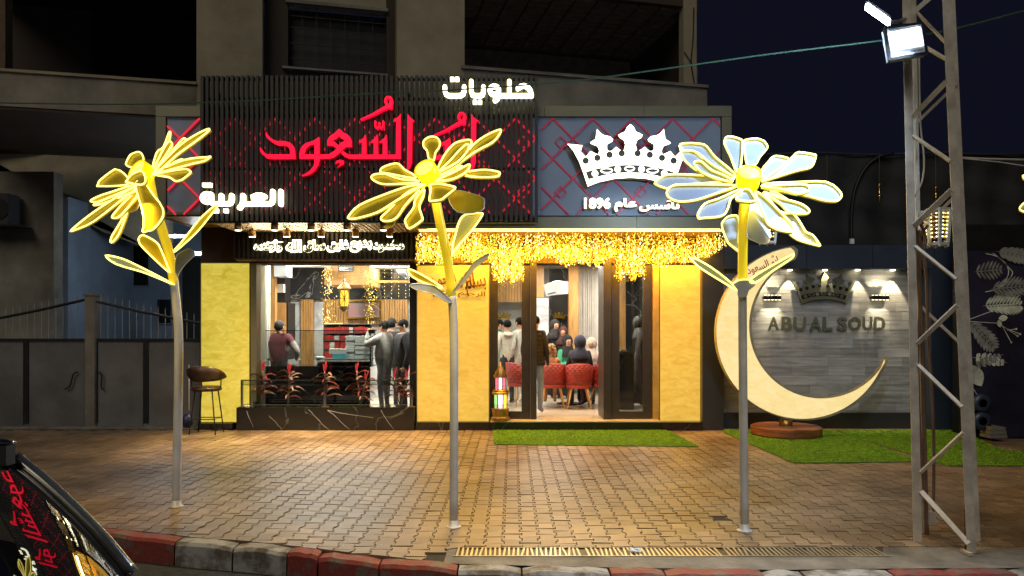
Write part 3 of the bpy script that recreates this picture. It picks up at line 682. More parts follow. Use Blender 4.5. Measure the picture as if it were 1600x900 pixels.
rl([[(1050, 435), (1058, 470), (1060, 655), (925, 655), (925, 618), (1018, 618), (1018, 505), (990, 505), (1002, 485), (1035, 465)]], zb_, 1)
for dx, dy in ((0, 0), (687, 150)):
    t1 = stroke_mb([((2.2, 6), [(85 + dx, 278 + dy), (200 + dx, 228 + dy), (290 + dx, 178 + dy), (350 + dx, 150 + dy)]), (3.6, arc(342 + dx, 105 + dy, 30, 36, 0, 360, 16)), (5, [(366 + dx, 110 + dy), (362 + dx, 165 + dy)])], zb_, RY + .035, 4, RD).build('vowel_mark', M['red_e'], red)
stroke_mb([(2.4, [(217, 295), (217, 345), (235, 362), (252, 345), (254, 310)]), (2.4, [(254, 345), (272, 362), (290, 345), (292, 295)])], zb_, RY + .03, 3, RD).build('vowel_mark', M['red_e'], red)
# halo-lit names on the board over the window
hb = thing('halo_name_sign', 'row of small white halo-lit Arabic words on the slatted board above the shop window', 'sign', P(513, 395, BY))
line = 'محمود بديع فايق ساق الله وأولاده'
wspans = [(397, 442.5), (447, 471), (474.5, 508), (511, 544.5), (547, 581), (583, 631)]
for (a, b), wd in zip(wspans, [shape(x) for x in line.split(' ')][::-1]):
    text_mesh('letter_halo', wd, BY - .01, a - .5, b + .5, 394.5, 20, .02, M['glow_e'], hb, offset=.075)
    text_mesh('letter', wd, BY - .035, a + 2.5, b - 2.5, 391, 14.5, .015, M['halo_face'], hb, offset=.014)
lamp('AREA', P(513, 382, BY - .1), 30, (1, .86, .56), P(513, 282, BY - .8), (2.3, .08), parent=hb)  # added uplight that brightens the soffit louvres
# crown and date on the pale panel
def crown_loops():
    L_ = [(697, 90), (668, 115), (650, 155), (618, 168), (590, 185), (602, 208), (640, 232), (652, 270), (640, 318), (612, 318), (572, 288), (532, 325), (505, 325), (492, 308), (492, 268), (540, 240), (545, 222), (520, 197), (465, 187), (437, 170), (405, 133), (392, 220), (345, 250), (352, 262), (408, 283), (425, 320), (418, 355), (400, 350), (348, 325), (308, 375), (262, 330), (277, 275), (145, 262), (200, 325), (250, 420), (290, 530), (325, 635), (420, 597), (560, 567), (697, 558)]
    return [L_ + [(1394 - x, y) for x, y in L_[-2:0:-1]]]
zc = (860, 180, 5.627)
def crown(name, label, zoom, Y, face, side, dark, dep, px=(985, 290), parent=None, simple=False):
    t = thing(name, label, 'crown sign', P(px[0], px[1], Y))
    o = outline_mesh('crown_body', crown_loops(), Y, dep, [face, side], t, zoom)
    for p in o.data.polygons: p.material_index = 0 if p.normal.y < -.5 else 1
    yb = Y - dep / 2 - .003; k = zoom[2]
    for cx, cy in ((310, 400), (413, 375), (520, 348), (627, 335), (767, 335), (874, 348), (981, 375), (1084, 400)):
        MB().lathe(P(zoom[0] + cx / k, zoom[1] + cy / k, yb), [(0, -.004), (29 / k / F * Y, -.003), (29 / k / F * Y, .004), (0, .004)], 16, (0, 1, 0)).build('bead', dark, t)
    up = [(310, 500), (400, 474), (500, 452), (600, 440), (697, 437)]; lo = [(335, 565), (400, 545), (500, 522), (600, 508), (697, 504)]
    up2 = up + [(1394 - x, y) for x, y in up[-2::-1]]; lo2 = lo + [(1394 - x, y) for x, y in lo[-2::-1]]
    outline_mesh('band', [up2 + lo2[::-1]], yb, .006, dark, t, zoom)
    for cx, cy, rx, ry, ring in ((392, 513, 28, 28, 0), (495, 487, 54, 25, 1), (592, 475, 28, 28, 0), (697, 470, 46, 24, 1), (802, 475, 28, 28, 0), (899, 487, 54, 25, 1), (1002, 513, 28, 28, 0)):
        c = [(cx + rx * math.cos(a * math.pi / 10), cy + ry * math.sin(a * math.pi / 10)) for a in range(20)]
        c2 = [(cx + (rx - 11) * math.cos(a * math.pi / 10), cy + (ry - 10) * math.sin(a * math.pi / 10)) for a in range(20)][::-1]
        outline_mesh('jewel', [c, c2] if ring else [c], yb - .006, .006, face, t, zoom)
    return t
cr = crown('lit_crown_sign', 'big glowing white crown with dark jewelled band on the pale fascia panel', zc, FY - .13, M['white_e'], M['gold'], mat('grey_crown_band', (.12, .12, .1), .4, .3), .14)
dt = thing('date_sign', 'small white founding date lettering under the big glowing crown', 'sign', P(985, 327, FY))
txt = shape('تأسس عام 1896')
for a, b, s_ in ((913, 954, '1896'), (960, 995, shape('عام')), (999, 1062, shape('تأسس'))):
    text_mesh('lettering', s_, FY - .07, a, b, 326 + (0 if s_ == '1896' else 4), 17 if s_ == '1896' else 20, .02, M['white_e'], dt, offset=.03)
    text_mesh('lettering_back', s_, FY - .04, a - 1.2, b + .2, 328 + (0 if s_ == '1896' else 4), 18 if s_ == '1896' else 21, .05, M['brass'], dt, offset=.03)
# basmala calligraphy on the middle pillar
cal = thing('wall_calligraphy', 'dark bronze openwork Arabic calligraphy on the yellow onyx pillar beside the door', 'wall calligraphy', P(720, 470, YP))
def cal_txt(s_, a, b, pb, h, off=.0, rot=0): text_mesh('lettering', s_, YP - .02, a, b, pb, h, .012, M['calli'], cal, offset=off, rot=rot)
cal_txt(shape('بسم'), 728, 760, 461, 26, .012, 8); cal_txt(shape('الله'), 716, 741, 452, 27, .02, 6); cal_txt(shape('الرحمن'), 672, 712, 450, 24, .012, 12)
cal_txt(shape('الرحيم'), 716, 758, 466, 12, .01, -4); cal_txt(shape('الرحيم'), 676, 706, 463, 14, .01, 8)

# ================================================================== the giant neon flowers
Z1 = (100, 190, 6.4); Z5 = (0, 225, 4); Z2 = (150, 310, 6.4); Z3 = (540, 190, 6.4); Z6 = (400, 225, 4); Z4 = (600, 310, 6.4); Z8 = (650, 390, 8)
Z9 = (1010, 200, 8.41); ZA = (1150, 200, 8.41); ZB = (1060, 290, 6.4); ZC = (1200, 225, 4); ZD = (800, 225, 4); ZE = (1060, 390, 6.4)
def flower(label, Y, hubf, hubb, hr, slope, petals, leaves, stem_up, stem_lo, pm, collar=None):
    base = stem_lo[-1]; t = thing('neon_flower', label, 'flower lamp', (X_(base[0], Y), Y, 0), 'giant neon flower lamps along the pavement')
    cx, cz = X_(hubb[0], Y), Z_(hubb[1], Y); kx, kz = slope
    def place(pts, zoom, off, tilt=0):
        out = []
        for x, y in pts:
            px, py = zoom[0] + x / zoom[2], zoom[1] + y / zoom[2]; Yc = Y
            for _ in range(3):
                dx, dz = X_(px, Yc) - cx, Z_(py, Yc) - cz; Yc = Y + max(-.42, min(.42, kx * dx + kz * dz)) + off
            out.append(P(px, py, Yc))
        return out
    def sheet(name, pts, m, neon, rimm, d, side=-1):
        nrm = Vector((0, 0, 0)); c = sum(pts, Vector()) / len(pts)
        for i in range(len(pts)): nrm += (pts[i] - c).cross(pts[(i + 1) % len(pts)] - c)
        nrm.normalize()
        if nrm.y > 0: nrm = -nrm
        # planar projection keeps the sheet flat
        pl = [p - nrm * (p - c).dot(nrm) for p in pts]
        o = MB().prism(pl, nrm * -.005).build(name, m, t)
        if neon:
            n = len(pl); mb = MB(); mb.add(pl + [p + nrm * .018 for p in pl], [(i, (i + 1) % n, (i + 1) % n + n, i + n) for i in range(n)]); rim = mb.build('petal_rim', M['petal_rim'], o)
            MB().tube([p + nrm * .02 for p in pl], .0076, 6, True).build('neon_tube', M['neon'], o, True)
        else: MB().tube([p for p in pl], .004, 5, True).build('edge_bead', M['galv'], o, True)
        return o
    for i, pt in enumerate(petals):
        zoom, pts = pt[0], pt[1]; off = pt[2] if len(pt) > 2 else 0; neon = pt[3] if len(pt) > 3 else True
        pts = smooth_loop(pts, 3)
        sheet('petal', place(pts, zoom, off + .004 * (i % 5)), pm, neon, None, 0)
    for i, pt in enumerate(leaves):
        zoom, pts = pt[0], smooth_loop(pt[1], 3); dy = pt[2]; neon = pt[3] if len(pt) > 3 else True
        q = [(zoom[0] + x / zoom[2], zoom[1] + y / zoom[2]) for x, y in pts]; x0_ = stem_lo[0][0]; far_ = max(abs(x - x0_) for x, y in q)
        sheet('leaf', [P(x, y, Y - .03 + dy * abs(x - x0_) / far_) for x, y in q], pt[4] if len(pt) > 4 else pm, neon, None, 0)
    # hub drum: tapered lit cylinder with a recessed bright face
    a, b = P(hubf[0], hubf[1], Y - .07), P(hubb[0], hubb[1], Y + .03); ax = (a - b); L = ax.length; ax.normalize(); r = hr / F * Y
    MB().lathe(b, [(r * .72, -.01), (r * .95, .004), (r, L * .5), (r * 1.0, L), (r * .9, L + .004), (r * .88, L - .01), (0, L - .012)], 28, ax).build('hub', M['hub'], t, True)
    MB().lathe(b + ax * (L - .008), [(0, -.002), (r * .84, -.002), (r * .84, .001), (0, .004)], 28, ax).build('hub_face', M['hubface'], t, True)
    tp = [b + (b - a) * .05] + [P(x, y, Y) for x, y in stem_up[1:]]
    wu = [w_ / F * Y / 2 for w_ in (15, 15.5)]
    sp = smooth_loop([tuple(p) for p in tp], 3, False); MB().tube(sp, [wu[0] * (1 - .06 * i / len(sp)) for i in range(len(sp))], 14).build('upper_stalk', M['stalk'], t, True)
    lo = [P(x, y, Y) for x, y in stem_lo]; lo[-1].z = 0; lw = 6.6 / F * Y
    sp = smooth_loop([tuple(p) for p in lo], 4, False); MB().tube(sp, lw, 16).build('post', M['galv'], t, True)
    MB().lathe((lo[-1].x, Y, .0), [(.062, -.002), (.062, .005), (.056, .007), (lw * 1.15, .012), (lw * 1.1, .05), (lw, .055)], 20).build('base_plate', M['galv'], t, True)
    if collar: collar(t)
    # added lamps for the tubes' light; the spot imitates amber reflections on pavers
    lamp('POINT', b + Vector((0, -.16, -.16)), 2.0, (1, .74, .1), size=.12, parent=t); lamp('SPOT', b + Vector((.14, -.42, -.3)), 130, (1, .62, .12), b + Vector((.3, -.75, -3)), .14, 88, 1, t)
    return t
p1 = [
 (Z1, [(740, 440), (700, 470), (650, 450), (655, 350), (690, 325), (780, 325), (805, 350), (800, 405)], .10),
 (Z1, [(640, 555), (545, 500), (370, 580), (360, 640), (385, 670), (640, 630)], .02),
 (Z1, [(700, 650), (480, 720), (385, 750), (290, 795), (300, 815), (400, 805), (690, 690)], .03),
 (Z1, [(700, 680), (500, 760), (330, 830), (335, 850), (500, 800), (705, 715)], -.02),
 (Z5, [(870, 265), (700, 365), (560, 460), (458, 545), (480, 545), (600, 490), (800, 335), (885, 285)], -.05),
 (Z5, [(880, 290), (790, 370), (715, 455), (725, 472), (765, 455), (840, 370), (887, 300)], 0),
 (Z5, [(885, 300), (862, 400), (830, 422), (800, 425), (790, 400), (870, 300)], .06, False),
 (Z5, [(802, 430), (750, 520), (708, 590), (708, 625), (755, 570), (800, 450)], .04),
 (Z5, [(885, 275), (885, 400), (885, 540), (930, 548), (975, 545), (1020, 490), (1022, 430), (960, 320), (930, 262)], -.1),
 (Z1, [(875, 590), (940, 330), (1010, 270), (1065, 125), (1082, 130), (1060, 230), (990, 350), (905, 500)], .06),
 (Z1, [(880, 560), (1000, 310), (1060, 215), (1095, 225), (1090, 262), (1000, 400), (930, 500)], .0),
 (Z1, [(900, 530), (1080, 330), (1200, 190), (1235, 190), (1230, 220), (1100, 360), (930, 525)], .03),
 (Z1, [(930, 500), (1150, 275), (1300, 165), (1448, 90), (1462, 108), (1330, 215), (1150, 345), (960, 515)], -.03),
 (Z1, [(960, 500), (1100, 430), (1190, 390), (1200, 402), (1150, 440), (990, 510)], .08),
 (Z1, [(960, 505), (1200, 400), (1400, 365), (1490, 370), (1470, 392), (1300, 430), (1000, 515)], -.02),
 (Z1, [(915, 545), (1000, 525), (1210, 485), (1270, 500), (1285, 545), (1140, 605), (1070, 570)], -.06),
 (Z1, [(645, 605), (700, 540), (800, 510), (835, 600), (790, 645), (650, 620)], -.2)]
l1 = [(Z2, [(780, 520), (850, 440), (960, 300), (1060, 180), (1190, 70), (1215, 78), (1160, 150), (1000, 345), (800, 525)], .2),
 (Z2, [(715, 685), (650, 520), (600, 440), (480, 372), (435, 385), (425, 430), (480, 510), (720, 735)], -.15),
 (Z2, [(90, 572), (250, 602), (400, 668), (600, 768), (780, 865), (600, 792), (450, 735), (200, 660)], -.3, True, M['petal_w']),
 (Z2, [(800, 590), (830, 550), (920, 505), (975, 530), (985, 570), (900, 650), (830, 750), (800, 830), (790, 700)], .15, False, M['petal_w'])]
flower('giant neon flower seen nearly edge-on like a fan, in front of the gates', 6.9, (213, 265), (232, 278), 18.5, (-.7, .7), p1, l1,
       [(233, 280), (240, 315), (252, 355), (262, 387), (268, 415), (272, 445)], [(272, 440), (276, 480), (279, 520), (279, 600), (277, 700), (275.5, 790)], M['petal'])
p2 = [
 (Z3, [(840, 390), (822, 310), (788, 270), (790, 210), (850, 170), (918, 178), (950, 225), (940, 280), (905, 330), (890, 400)], .04),
 (Z3, [(690, 550), (600, 500), (540, 442), (480, 440), (375, 478), (360, 525), (450, 540), (690, 585)], .06),
 (Z3, [(720, 630), (520, 642), (380, 642), (300, 612), (265, 575), (300, 545), (400, 540), (480, 570), (590, 598), (720, 606)], .0),
 (Z6, [(1060, 265), (960, 275), (800, 330), (650, 395), (585, 462), (590, 478), (640, 475), (760, 440), (860, 380), (1000, 292)], -.03),
 (Z6, [(1000, 290), (930, 330), (830, 430), (788, 470), (800, 492), (850, 490), (890, 465), (940, 392), (1022, 300)], .0),
 (Z6, [(870, 475), (850, 520), (800, 522), (830, 495)], .05, False),
 (Z6, [(1052, 292), (1000, 360), (990, 410), (940, 480), (942, 510), (965, 540), (1040, 490), (1045, 470), (1025, 400), (1052, 330)], .03),
 (Z3, [(1030, 765), (1100, 690), (1250, 715), (1370, 760), (1387, 800), (1378, 870), (1330, 905), (1120, 905)], .07, False),
 (Z3, [(850, 650), (862, 690), (845, 800), (870, 812), (960, 800), (1000, 772), (1100, 690), (1080, 668), (950, 640)], -.06),
 (Z3, [(930, 480), (1000, 345), (1060, 270), (1120, 225), (1240, 200), (1265, 238), (1200, 330), (1100, 400), (950, 505)], .02),
 (Z3, [(960, 532), (1180, 372), (1280, 252), (1400, 162), (1538, 100), (1557, 122), (1480, 222), (1300, 322), (1000, 535)], .05),
 (Z3, [(950, 512), (1060, 400), (1140, 310), (1215, 245), (1240, 262), (1225, 310), (1150, 402), (1060, 462)], -.02),
 (Z3, [(1180, 545), (1250, 515), (1400, 500), (1530, 520), (1547, 545), (1500, 572), (1300, 572)], .03),
 (Z3, [(945, 558), (1080, 482), (1172, 462), (1060, 522)], .06),
 (Z3, [(920, 602), (1100, 520), (1230, 450), (1247, 468), (1200, 532), (1080, 592), (960, 608)], -.02)]
l2 = [(Z4, [(655, 545), (700, 380), (740, 240), (800, 165), (955, 150), (962, 180), (880, 300), (760, 440), (665, 560)], .2),
 (Z8, [(470, 512), (700, 190), (780, 120), (900, 50), (907, 78), (850, 145), (730, 245), (640, 372), (490, 522)], -.25, False, M['petal_w']),
 (Z4, [(250, 722), (290, 715), (450, 798), (590, 888), (560, 893), (450, 860), (300, 788)], .15),
 (Z8, [(-75, 448), (0, 425), (200, 448), (290, 500), (440, 640), (462, 662), (380, 652), (200, 552), (0, 502)], -.3, False, M['petal_w'])]
flower('giant neon flower with one dull drooping petal, in front of the calligraphy pillar', 6.18, (663, 262), (674, 279), 17.5, (-.35, .9), p2, l2,
       [(676, 285), (684, 330), (692, 370), (700, 410), (706, 462)], [(706, 458), (709, 520), (709.5, 600), (709, 822)], M['petal'])
p3 = [
 (ZB, [(435, 410), (450, 360), (510, 320), (600, 338), (605, 560), (604, 700), (590, 715), (500, 560)], .5),
 (ZB, [(820, 140), (1000, 285), (1150, 310), (1280, 440), (1350, 490), (1395, 620), (1380, 630), (1220, 562), (1150, 500), (1060, 380)], .06, True),
 (ZB, [(720, 190), (700, 300), (690, 420), (702, 500), (765, 560), (830, 605), (885, 595), (925, 500), (930, 450), (850, 330), (780, 190)], .14, False, ),
 (ZB, [(760, 90), (800, 190), (850, 300), (900, 400), (990, 450), (1110, 503), (1145, 470), (1140, 410), (1000, 270), (850, 132)], -.03),
 (ZB, [(850, 82), (1000, 140), (1200, 195), (1290, 250), (1295, 295), (1200, 300), (1100, 285), (1020, 202), (900, 122)], .02),
 (ZB, [(940, 72), (1070, 150), (1062, 160), (930, 92)], .05),
 (Z9, [(1190, 570), (1100, 400), (1025, 280), (1010, 230), (1050, 122), (1130, 120), (1220, 180), (1250, 250), (1240, 500)], .0),
 (ZA, [(140, 490), (95, 270), (92, 210), (150, 160), (270, 145), (330, 190), (400, 270), (385, 320), (310, 400), (245, 500)], .02),
 (ZA, [(335, 575), (420, 470), (480, 405), (560, 395), (690, 440), (560, 560), (340, 680)], .05),
 (ZA, [(345, 710), (450, 640), (600, 530), (740, 400), (820, 345), (1020, 375), (1040, 400), (1010, 500), (960, 550), (780, 590), (380, 712)], .0),
 (ZC, [(-20, 262), (150, 252), (360, 250), (452, 320), (440, 362), (400, 370), (330, 360), (200, 325), (-10, 290)], .05),
 (ZA, [(350, 790), (700, 770), (900, 770), (960, 820), (910, 870), (790, 890), (600, 830), (380, 800)], -.02),
 (Z9, [(440, 235), (560, 210), (690, 235), (790, 290), (900, 410), (1150, 595), (1120, 650), (880, 510), (760, 440), (620, 345), (470, 330)], .05),
 (Z9, [(455, 335), (570, 320), (680, 358), (800, 460), (900, 530), (1130, 660), (1100, 690), (700, 600), (540, 490), (480, 420)], .02),
 (Z9, [(620, 480), (680, 460), (740, 480), (850, 580), (1000, 640), (1120, 708), (1100, 732), (900, 682), (750, 620), (660, 550)], -.03),
 (Z9, [(110, 740), (180, 680), (290, 637), (600, 640), (1000, 672), (1120, 715), (900, 740), (560, 765), (380, 770), (280, 820), (200, 802), (130, 772)], .03),
 (ZD, [(965, 312), (1000, 275), (1100, 265), (1370, 268), (1385, 282), (1300, 312), (1150, 362), (1040, 372), (980, 347)], -.02),
 (ZB, [(600, 60), (400, 150), (262, 200), (192, 300), (200, 348), (250, 345), (430, 325), (490, 250), (522, 150), (612, 78)], -.04),
 (ZB, [(640, 60), (620, 110), (572, 145), (600, 168), (700, 180), (770, 168), (752, 130), (702, 60)], -.12)]
l3 = [(ZE, [(130, 90), (210, 110), (400, 230), (600, 400), (590, 412), (400, 300), (200, 172)], .1),
 (ZE, [(720, 305), (850, 212), (1130, 55), (1152, 66), (1120, 100), (950, 212), (775, 330)], -.15)]
def collar3(t):
    for zoom, pts in ((ZE, [(550, 348), (590, 312), (640, 300), (720, 305), (772, 350), (705, 410), (682, 470), (600, 470), (590, 400)]),):
        q = [P(zoom[0] + x / zoom[2], zoom[1] + y / zoom[2], 5.99) for x, y in smooth_loop(pts, 3)]
        o = MB().prism(q, (0, .004, 0)).build('collar_leaf', M['petal_rim'] if False else M['galv'], t)
        MB().tube(q[1:12], .006, 6).build('neon_tube', M['neon'], o, True)
f3 = flower('giant neon flower with pale bluish petals in front of the crescent moon', 6.06, (1171, 269), (1167.5, 290), 18.5, (-.05, 1.0), p3, l3,
       [(1166, 292), (1162, 330), (1160.5, 400), (1160, 445)], [(1160, 440), (1160, 470), (1161, 600), (1163.5, 829)], M['petal_w'], collar3)
f4 = copy_tree(f3); f4.location = (X_(1714, 7.4), 7.4, 0); f4['label'] = 'giant neon flower beyond the lattice mast, only a petal tip in view'

# ================================================================== crescent moon and its wall
MY = 11.5; mo = thing('crescent_moon_lamp', 'giant glowing cream crescent moon standing on a round wooden base before the tiled wall', 'moon lamp', (X_(1228, MY), MY, .16))
def arcd(c, r, a0, a1, n): return [(c[0] + r * math.cos(rad(a0 + (a1 - a0) * i / n)), c[1] + r * math.sin(rad(a0 + (a1 - a0) * i / n))) for i in range(n + 1)]
c1, r1, c2, r2 = (1254, 520), 136, (1284, 509), 112
cres = arcd(c1, r1, 16.7, 263, 64) + [(1244, 391), (1243, 400)] + arcd(c2, r2, 247, 28, 56)
cres_in = arcd(c1, r1 - 1.7, 18, 262, 60) + [(1241.5, 393), (1240.5, 402)] + arcd(c2, r2 + 1.7, 246, 30, 52)
outline_mesh('moon_body', [cres], MY, .16, M['moonrim'], mo); outline_mesh('moon_face', [cres_in], MY - .083, .008, M['moon'], mo)
text_mesh('lettering', shape('ابو السعود'), MY - .092, 1166, 1218, 424, 16, .004, M['redtxt'], mo, offset=.012, rot=20)
text_mesh('vowel_mark', 'ُ' if False else 'و', MY - .092, 1205, 1209, 403, 4, .004, M['redtxt'], mo)
MB().tube([(X_(1228, MY), MY, .1), (X_(1228, MY), MY, Z_(655, MY))], .098, 20).build('post', M['brass'], mo, True)
wb = MB().lathe((X_(1228, MY), MY, .012), [(.0, 0), (.50, 0), (.515, .02), (.515, .125), (.49, .14), (0, .14)], 48).build('round_wooden_base', M['woodbase'], label='round red-brown wooden plinth carrying the crescent moon', cat='plinth')
WYL = 12.4; tw = thing('tiled_wall', 'dark-framed wall of grey wood-look tiles behind the crescent moon', 'wall', (4, 12.1, 0))
MB().box(X_(1097.5, 12.1), X_(1131, 12.1), 12.1, 12.7, 0, 4.0).build('cladding_panel', M['slate'], tw)
MB().box(X_(1131.5, 12.1), X_(1515, 12.1), 12.1, 12.7, Z_(420, 12.1), Z_(383, 12.1)).build('cladding_panel', M['slateb'], tw)
for a in (1260, 1363, 1460): MB().box(X_(a, 12.1), X_(a + .8, 12.1), 12.096, 12.099, Z_(420, 12.1), Z_(383, 12.1)).build('panel_joint', M['black'], tw)
MB().box(X_(1455, 12.1), X_(1494, 12.1), 12.1, 12.7, 0, Z_(420.5, 12.1)).build('cladding_panel', M['slateb'], tw)
MB().box(X_(1494.5, 12.1), X_(1512, 12.1), 12.3, 12.7, 0, Z_(420.5, 12.1)).build('cladding_panel', M['black'], tw)
MB().box(X_(1131.5, 12.3), X_(1454, 12.3), 12.3, 12.6, 0, Z_(645, 12.3)).build('cladding_panel', M['slate'], tw)
MB().box(X_(1128, 12.3), X_(1457, 12.3), WYL + .02, WYL + .1, .2, Z_(419, 12.3)).build('backing', M['sand'], tw)
ph = .1487; plen = .6; px0w = X_(1131, WYL); px1w = X_(1459, WYL); zlo = Z_(645, 12.3)
me = MB().box(-plen / 2 + .0015, plen / 2 - .0015, 0, .018, .0012, ph - .0012).mesh('plank', M['tile'])
mt = M['tile']
for r_ in range(17):
    x = px0w - R.choice([.1, .2, .3, .4, .5])
    while x < px1w:
        a, b = max(x, px0w), min(x + plen, px1w)
        if b - a > .02:
            z = zlo + r_ * ph
            if z < Z_(420, 12.1):
                o = link_mesh('plank', me, tw, ((a + b) / 2 - 4, WYL - 12.1 + R.uniform(-.003, .003), z)); o.scale = ((b - a) / plen, 1, 1)
        x += plen
# row of spots hidden in the header that wash the tiles
for i, px in enumerate((1187, 1234, 1289, 1340, 1395)):
    x = X_(px, 12.33); t = thing('wall_washer', '%s recessed spotlight counted from the shop side in the header over the tiled wall' % ords[i], 'spotlight', (x, 12.33, Z_(420, 12.1)), 'recessed spotlights over the tiled wall')
    MB().lathe((x, 12.33, Z_(420, 12.1) - .012), [(0, 0), (.035, 0), (.04, .012), (0, .012)], 16).build('lens', M['down_e'], t)
    lamp('SPOT', (x, 12.29, Z_(420, 12.1) - .03), 34 if i < 4 else 55, (1, .8, .46), (x, 12.42, 1.6), .008, 62, .35, t)
for i, (px, lb) in enumerate(((1206, 'black ribbed up-and-down wall lamp on the tiles beside the moon'), (1374, 'black ribbed up-and-down wall lamp on the tiles near the lattice mast'))):
    x, z = X_(px, 12.33), Z_(465, 12.33); t = thing('wall_lamp', lb, 'wall lamp', (x, 12.33, z))
    MB().box(x - .13, x + .13, 12.34, 12.398, z - .02, z + .02).build('mount', M['black'], t)
    for k in range(5):
        xx = x - .116 + k * .058; MB().tube([(xx, 12.3, z - .036), (xx, 12.3, z + .036)], .027, 12).build('lamp_barrel', M['black'], t, True)
        for s_ in (1, -1):
            MB().lathe((xx, 12.3, z + s_ * .0375 - .001), [(0, 0), (.02, 0), (.02, .002), (0, .002)], 10).build('lens', M['down_e'], t)
            lamp('SPOT', (xx, 12.32, z + s_ * .045), 6, (1, .84, .52), (xx, 12.375, z + s_ * .5), .004, 52, .25, t)
crown('metal_crown_sign', 'polished metal crown mounted on the grey tiles above the Latin letters', (1222.5, 415.6, 10.8), WYL - .07, M['mirror_gold'], M['mirror_gold'], M['black'], .04, (1285, 480))
ab = thing('metal_name_letters', 'polished metal capital letters spelling the name on the grey tiled wall', 'lettering', P(1291, 517, WYL))
for ch, a, b in (('A', 1199.5, 1217.5), ('B', 1220.5, 1238), ('U', 1239.5, 1259), ('A', 1265, 1283.5), ('L', 1285.5, 1300.5), ('S', 1308, 1323.5), ('O', 1325.5, 1345), ('U', 1347.5, 1362.5), ('D', 1365, 1383)):
    text_mesh('letter', ch, WYL - .045, a, b, 516.5, 21.5, .03, M['mirror_gold'], ab, offset=.03)

# tarpaulin wall, cord arch and hanging ornaments above
tp = thing('tarpaulin', 'black tarpaulin screen hung above the tiled wall with a black cord arch', 'tarpaulin', (5, 13, 2.5))
mb = MB(); vs = []; nx, nz = 90, 24; tx0, tx1, tz1, tz0 = X_(1140, 13), X_(1720, 13), Z_(240, 13), 2.6
for j in range(nz + 1):
    for i in range(nx + 1):
        u, v = i / nx, j / nz; vs.append((tx0 + (tx1 - tx0) * u, 13 + .03 * math.sin(u * 60 + 2 * math.sin(v * 3)) * (1 - v * .5) + .02 * math.sin(v * 20 + u * 15), tz0 + (tz1 - tz0 - .03 * math.sin(u * 17) ** 2) * v))
mb.add(vs, [(j * (nx + 1) + i, j * (nx + 1) + i + 1, (j + 1) * (nx + 1) + i + 1, (j + 1) * (nx + 1) + i) for j in range(nz) for i in range(nx)]); mb.build('sheet', M['tent'], tp, True)
MB().tube([P(x, y + 1.5 * math.sin(x / 30), 12.95) for x, y in [(1140 + 20 * i, 240) for i in range(26)]], .018, 6).build('top_hem', M['slate'], tp, True)
MB().tube([P(x, y, 12.93) for x, y in smooth_loop([(1331, 378), (1330, 345), (1333, 310), (1341, 282), (1356, 258), (1376, 244), (1395, 240)], 4, False)], .03, 8).build('cord_arch', M['black'], tp, True)
MB().box(*[f(v) for f, v in ((lambda v: X_(v, 12.9), 1328), (lambda v: X_(v, 12.9), 1334))], 12.88, 12.93, Z_(381, 12.9), Z_(373, 12.9)).build('plug', M['white_box'], tp)
orn = None
for i, (px, pt, pb, lb) in enumerate(((1374, 285, 316, 'gilt spindle pendant hanging before the tarpaulin inside the cord arch'), (1292, 283, 310, 'small gilt spindle pendant half hidden behind the rightmost petal of the moon-side flower'), (1462, 290, 318, 'dim gilt spindle pendant hanging inside the lattice mast outline'))):
    x = X_(px, 12.6); zt_, zb2 = Z_(pt, 12.6), Z_(pb, 12.6); t = thing('pendant', lb, 'hanging ornament', (x, 12.6, zb2), 'gilt pendants'); h = zt_ - zb2
    MB().lathe((x, 12.6, zb2), [(.0, 0), (.012, .02), (.008, .05), (.045, .09), (.05, .1), (.022, .12), (.02, h - .06), (.03, h - .05), (.006, h)], 12).build('spindle', M['gold'], t, True)
    MB().tube([(x, 12.6, zt_), (x, 12.6, Z_(242, 12.6))], .004, 5).build('cord', M['cable'], t)
# mural wall on the right
mw = thing('mural_wall', 'navy wall printed with pale tropical leaves beyond the lattice mast', 'wall', (7.5, 11.2, 0)); MWY = 11.15
MB().box(X_(1508, MWY), X_(1760, MWY), MWY, MWY + .15, .02, Z_(392, MWY)).build('wall_face', M['mural'], mw)
MB().box(X_(1500, 11.6), X_(1900, 11.6), 11.6, 11.8, 0, 3.2).build('backing', M['black'], mw)
def leafshape(c, ang, L, W, n=8): # pointed leaf outline in photo pixels
    ca, sa = math.cos(rad(ang)), math.sin(rad(ang)); up = [(L * i / n, W * math.sin(math.pi * i / n) ** .8) for i in range(n + 1)]; lo_ = [(x, -y) for x, y in up[-2:0:-1]]
    return [(c[0] + x * ca - y * sa, c[1] + x * sa + y * ca) for x, y in up + lo_]
kk = 0
def mural(poly, m='muralw'):
    global kk; kk += 1; outline_mesh('leaf_motif', [poly], MWY - .002 - kk * .0003, .001, M[m], mw)
def frond(c, ang, L, n, lw, ll, m, sweep=50, curve=0):
    for i in range(n):
        t = (i + 1) / (n + 1); x = c[0] + L * t * math.cos(rad(ang + curve * t)); y = c[1] + L * t * math.sin(rad(ang + curve * t)); s_ = math.sin(math.pi * (.15 + .8 * t))
        for sd in (1, -1): mural(leafshape((x, y), ang + sd * sweep, ll * s_, lw), m)
    mural(leafshape(c, ang + curve * .6, L * 1.05, 1.0), m)
frond((1535, 478), -8, 62, 11, 2.0, 26, 'muralw', 48, 8); frond((1520, 425), -5, 48, 7, 1.8, 18, 'muralg', 60); frond((1545, 452), -5, 60, 8, 2.2, 24, 'muralg', 45)
frond((1518, 558), 5, 55, 6, 3.2, 12, 'muralw', 55, 6); frond((1520, 573), -22, 50, 6, 2.6, 10, 'muralg', 55); frond((1514, 500), 48, 62, 8, 2.6, 24, 'muralg', 40)
frond((1555, 392), 12, 55, 7, 3, 20, 'muralg', 40)
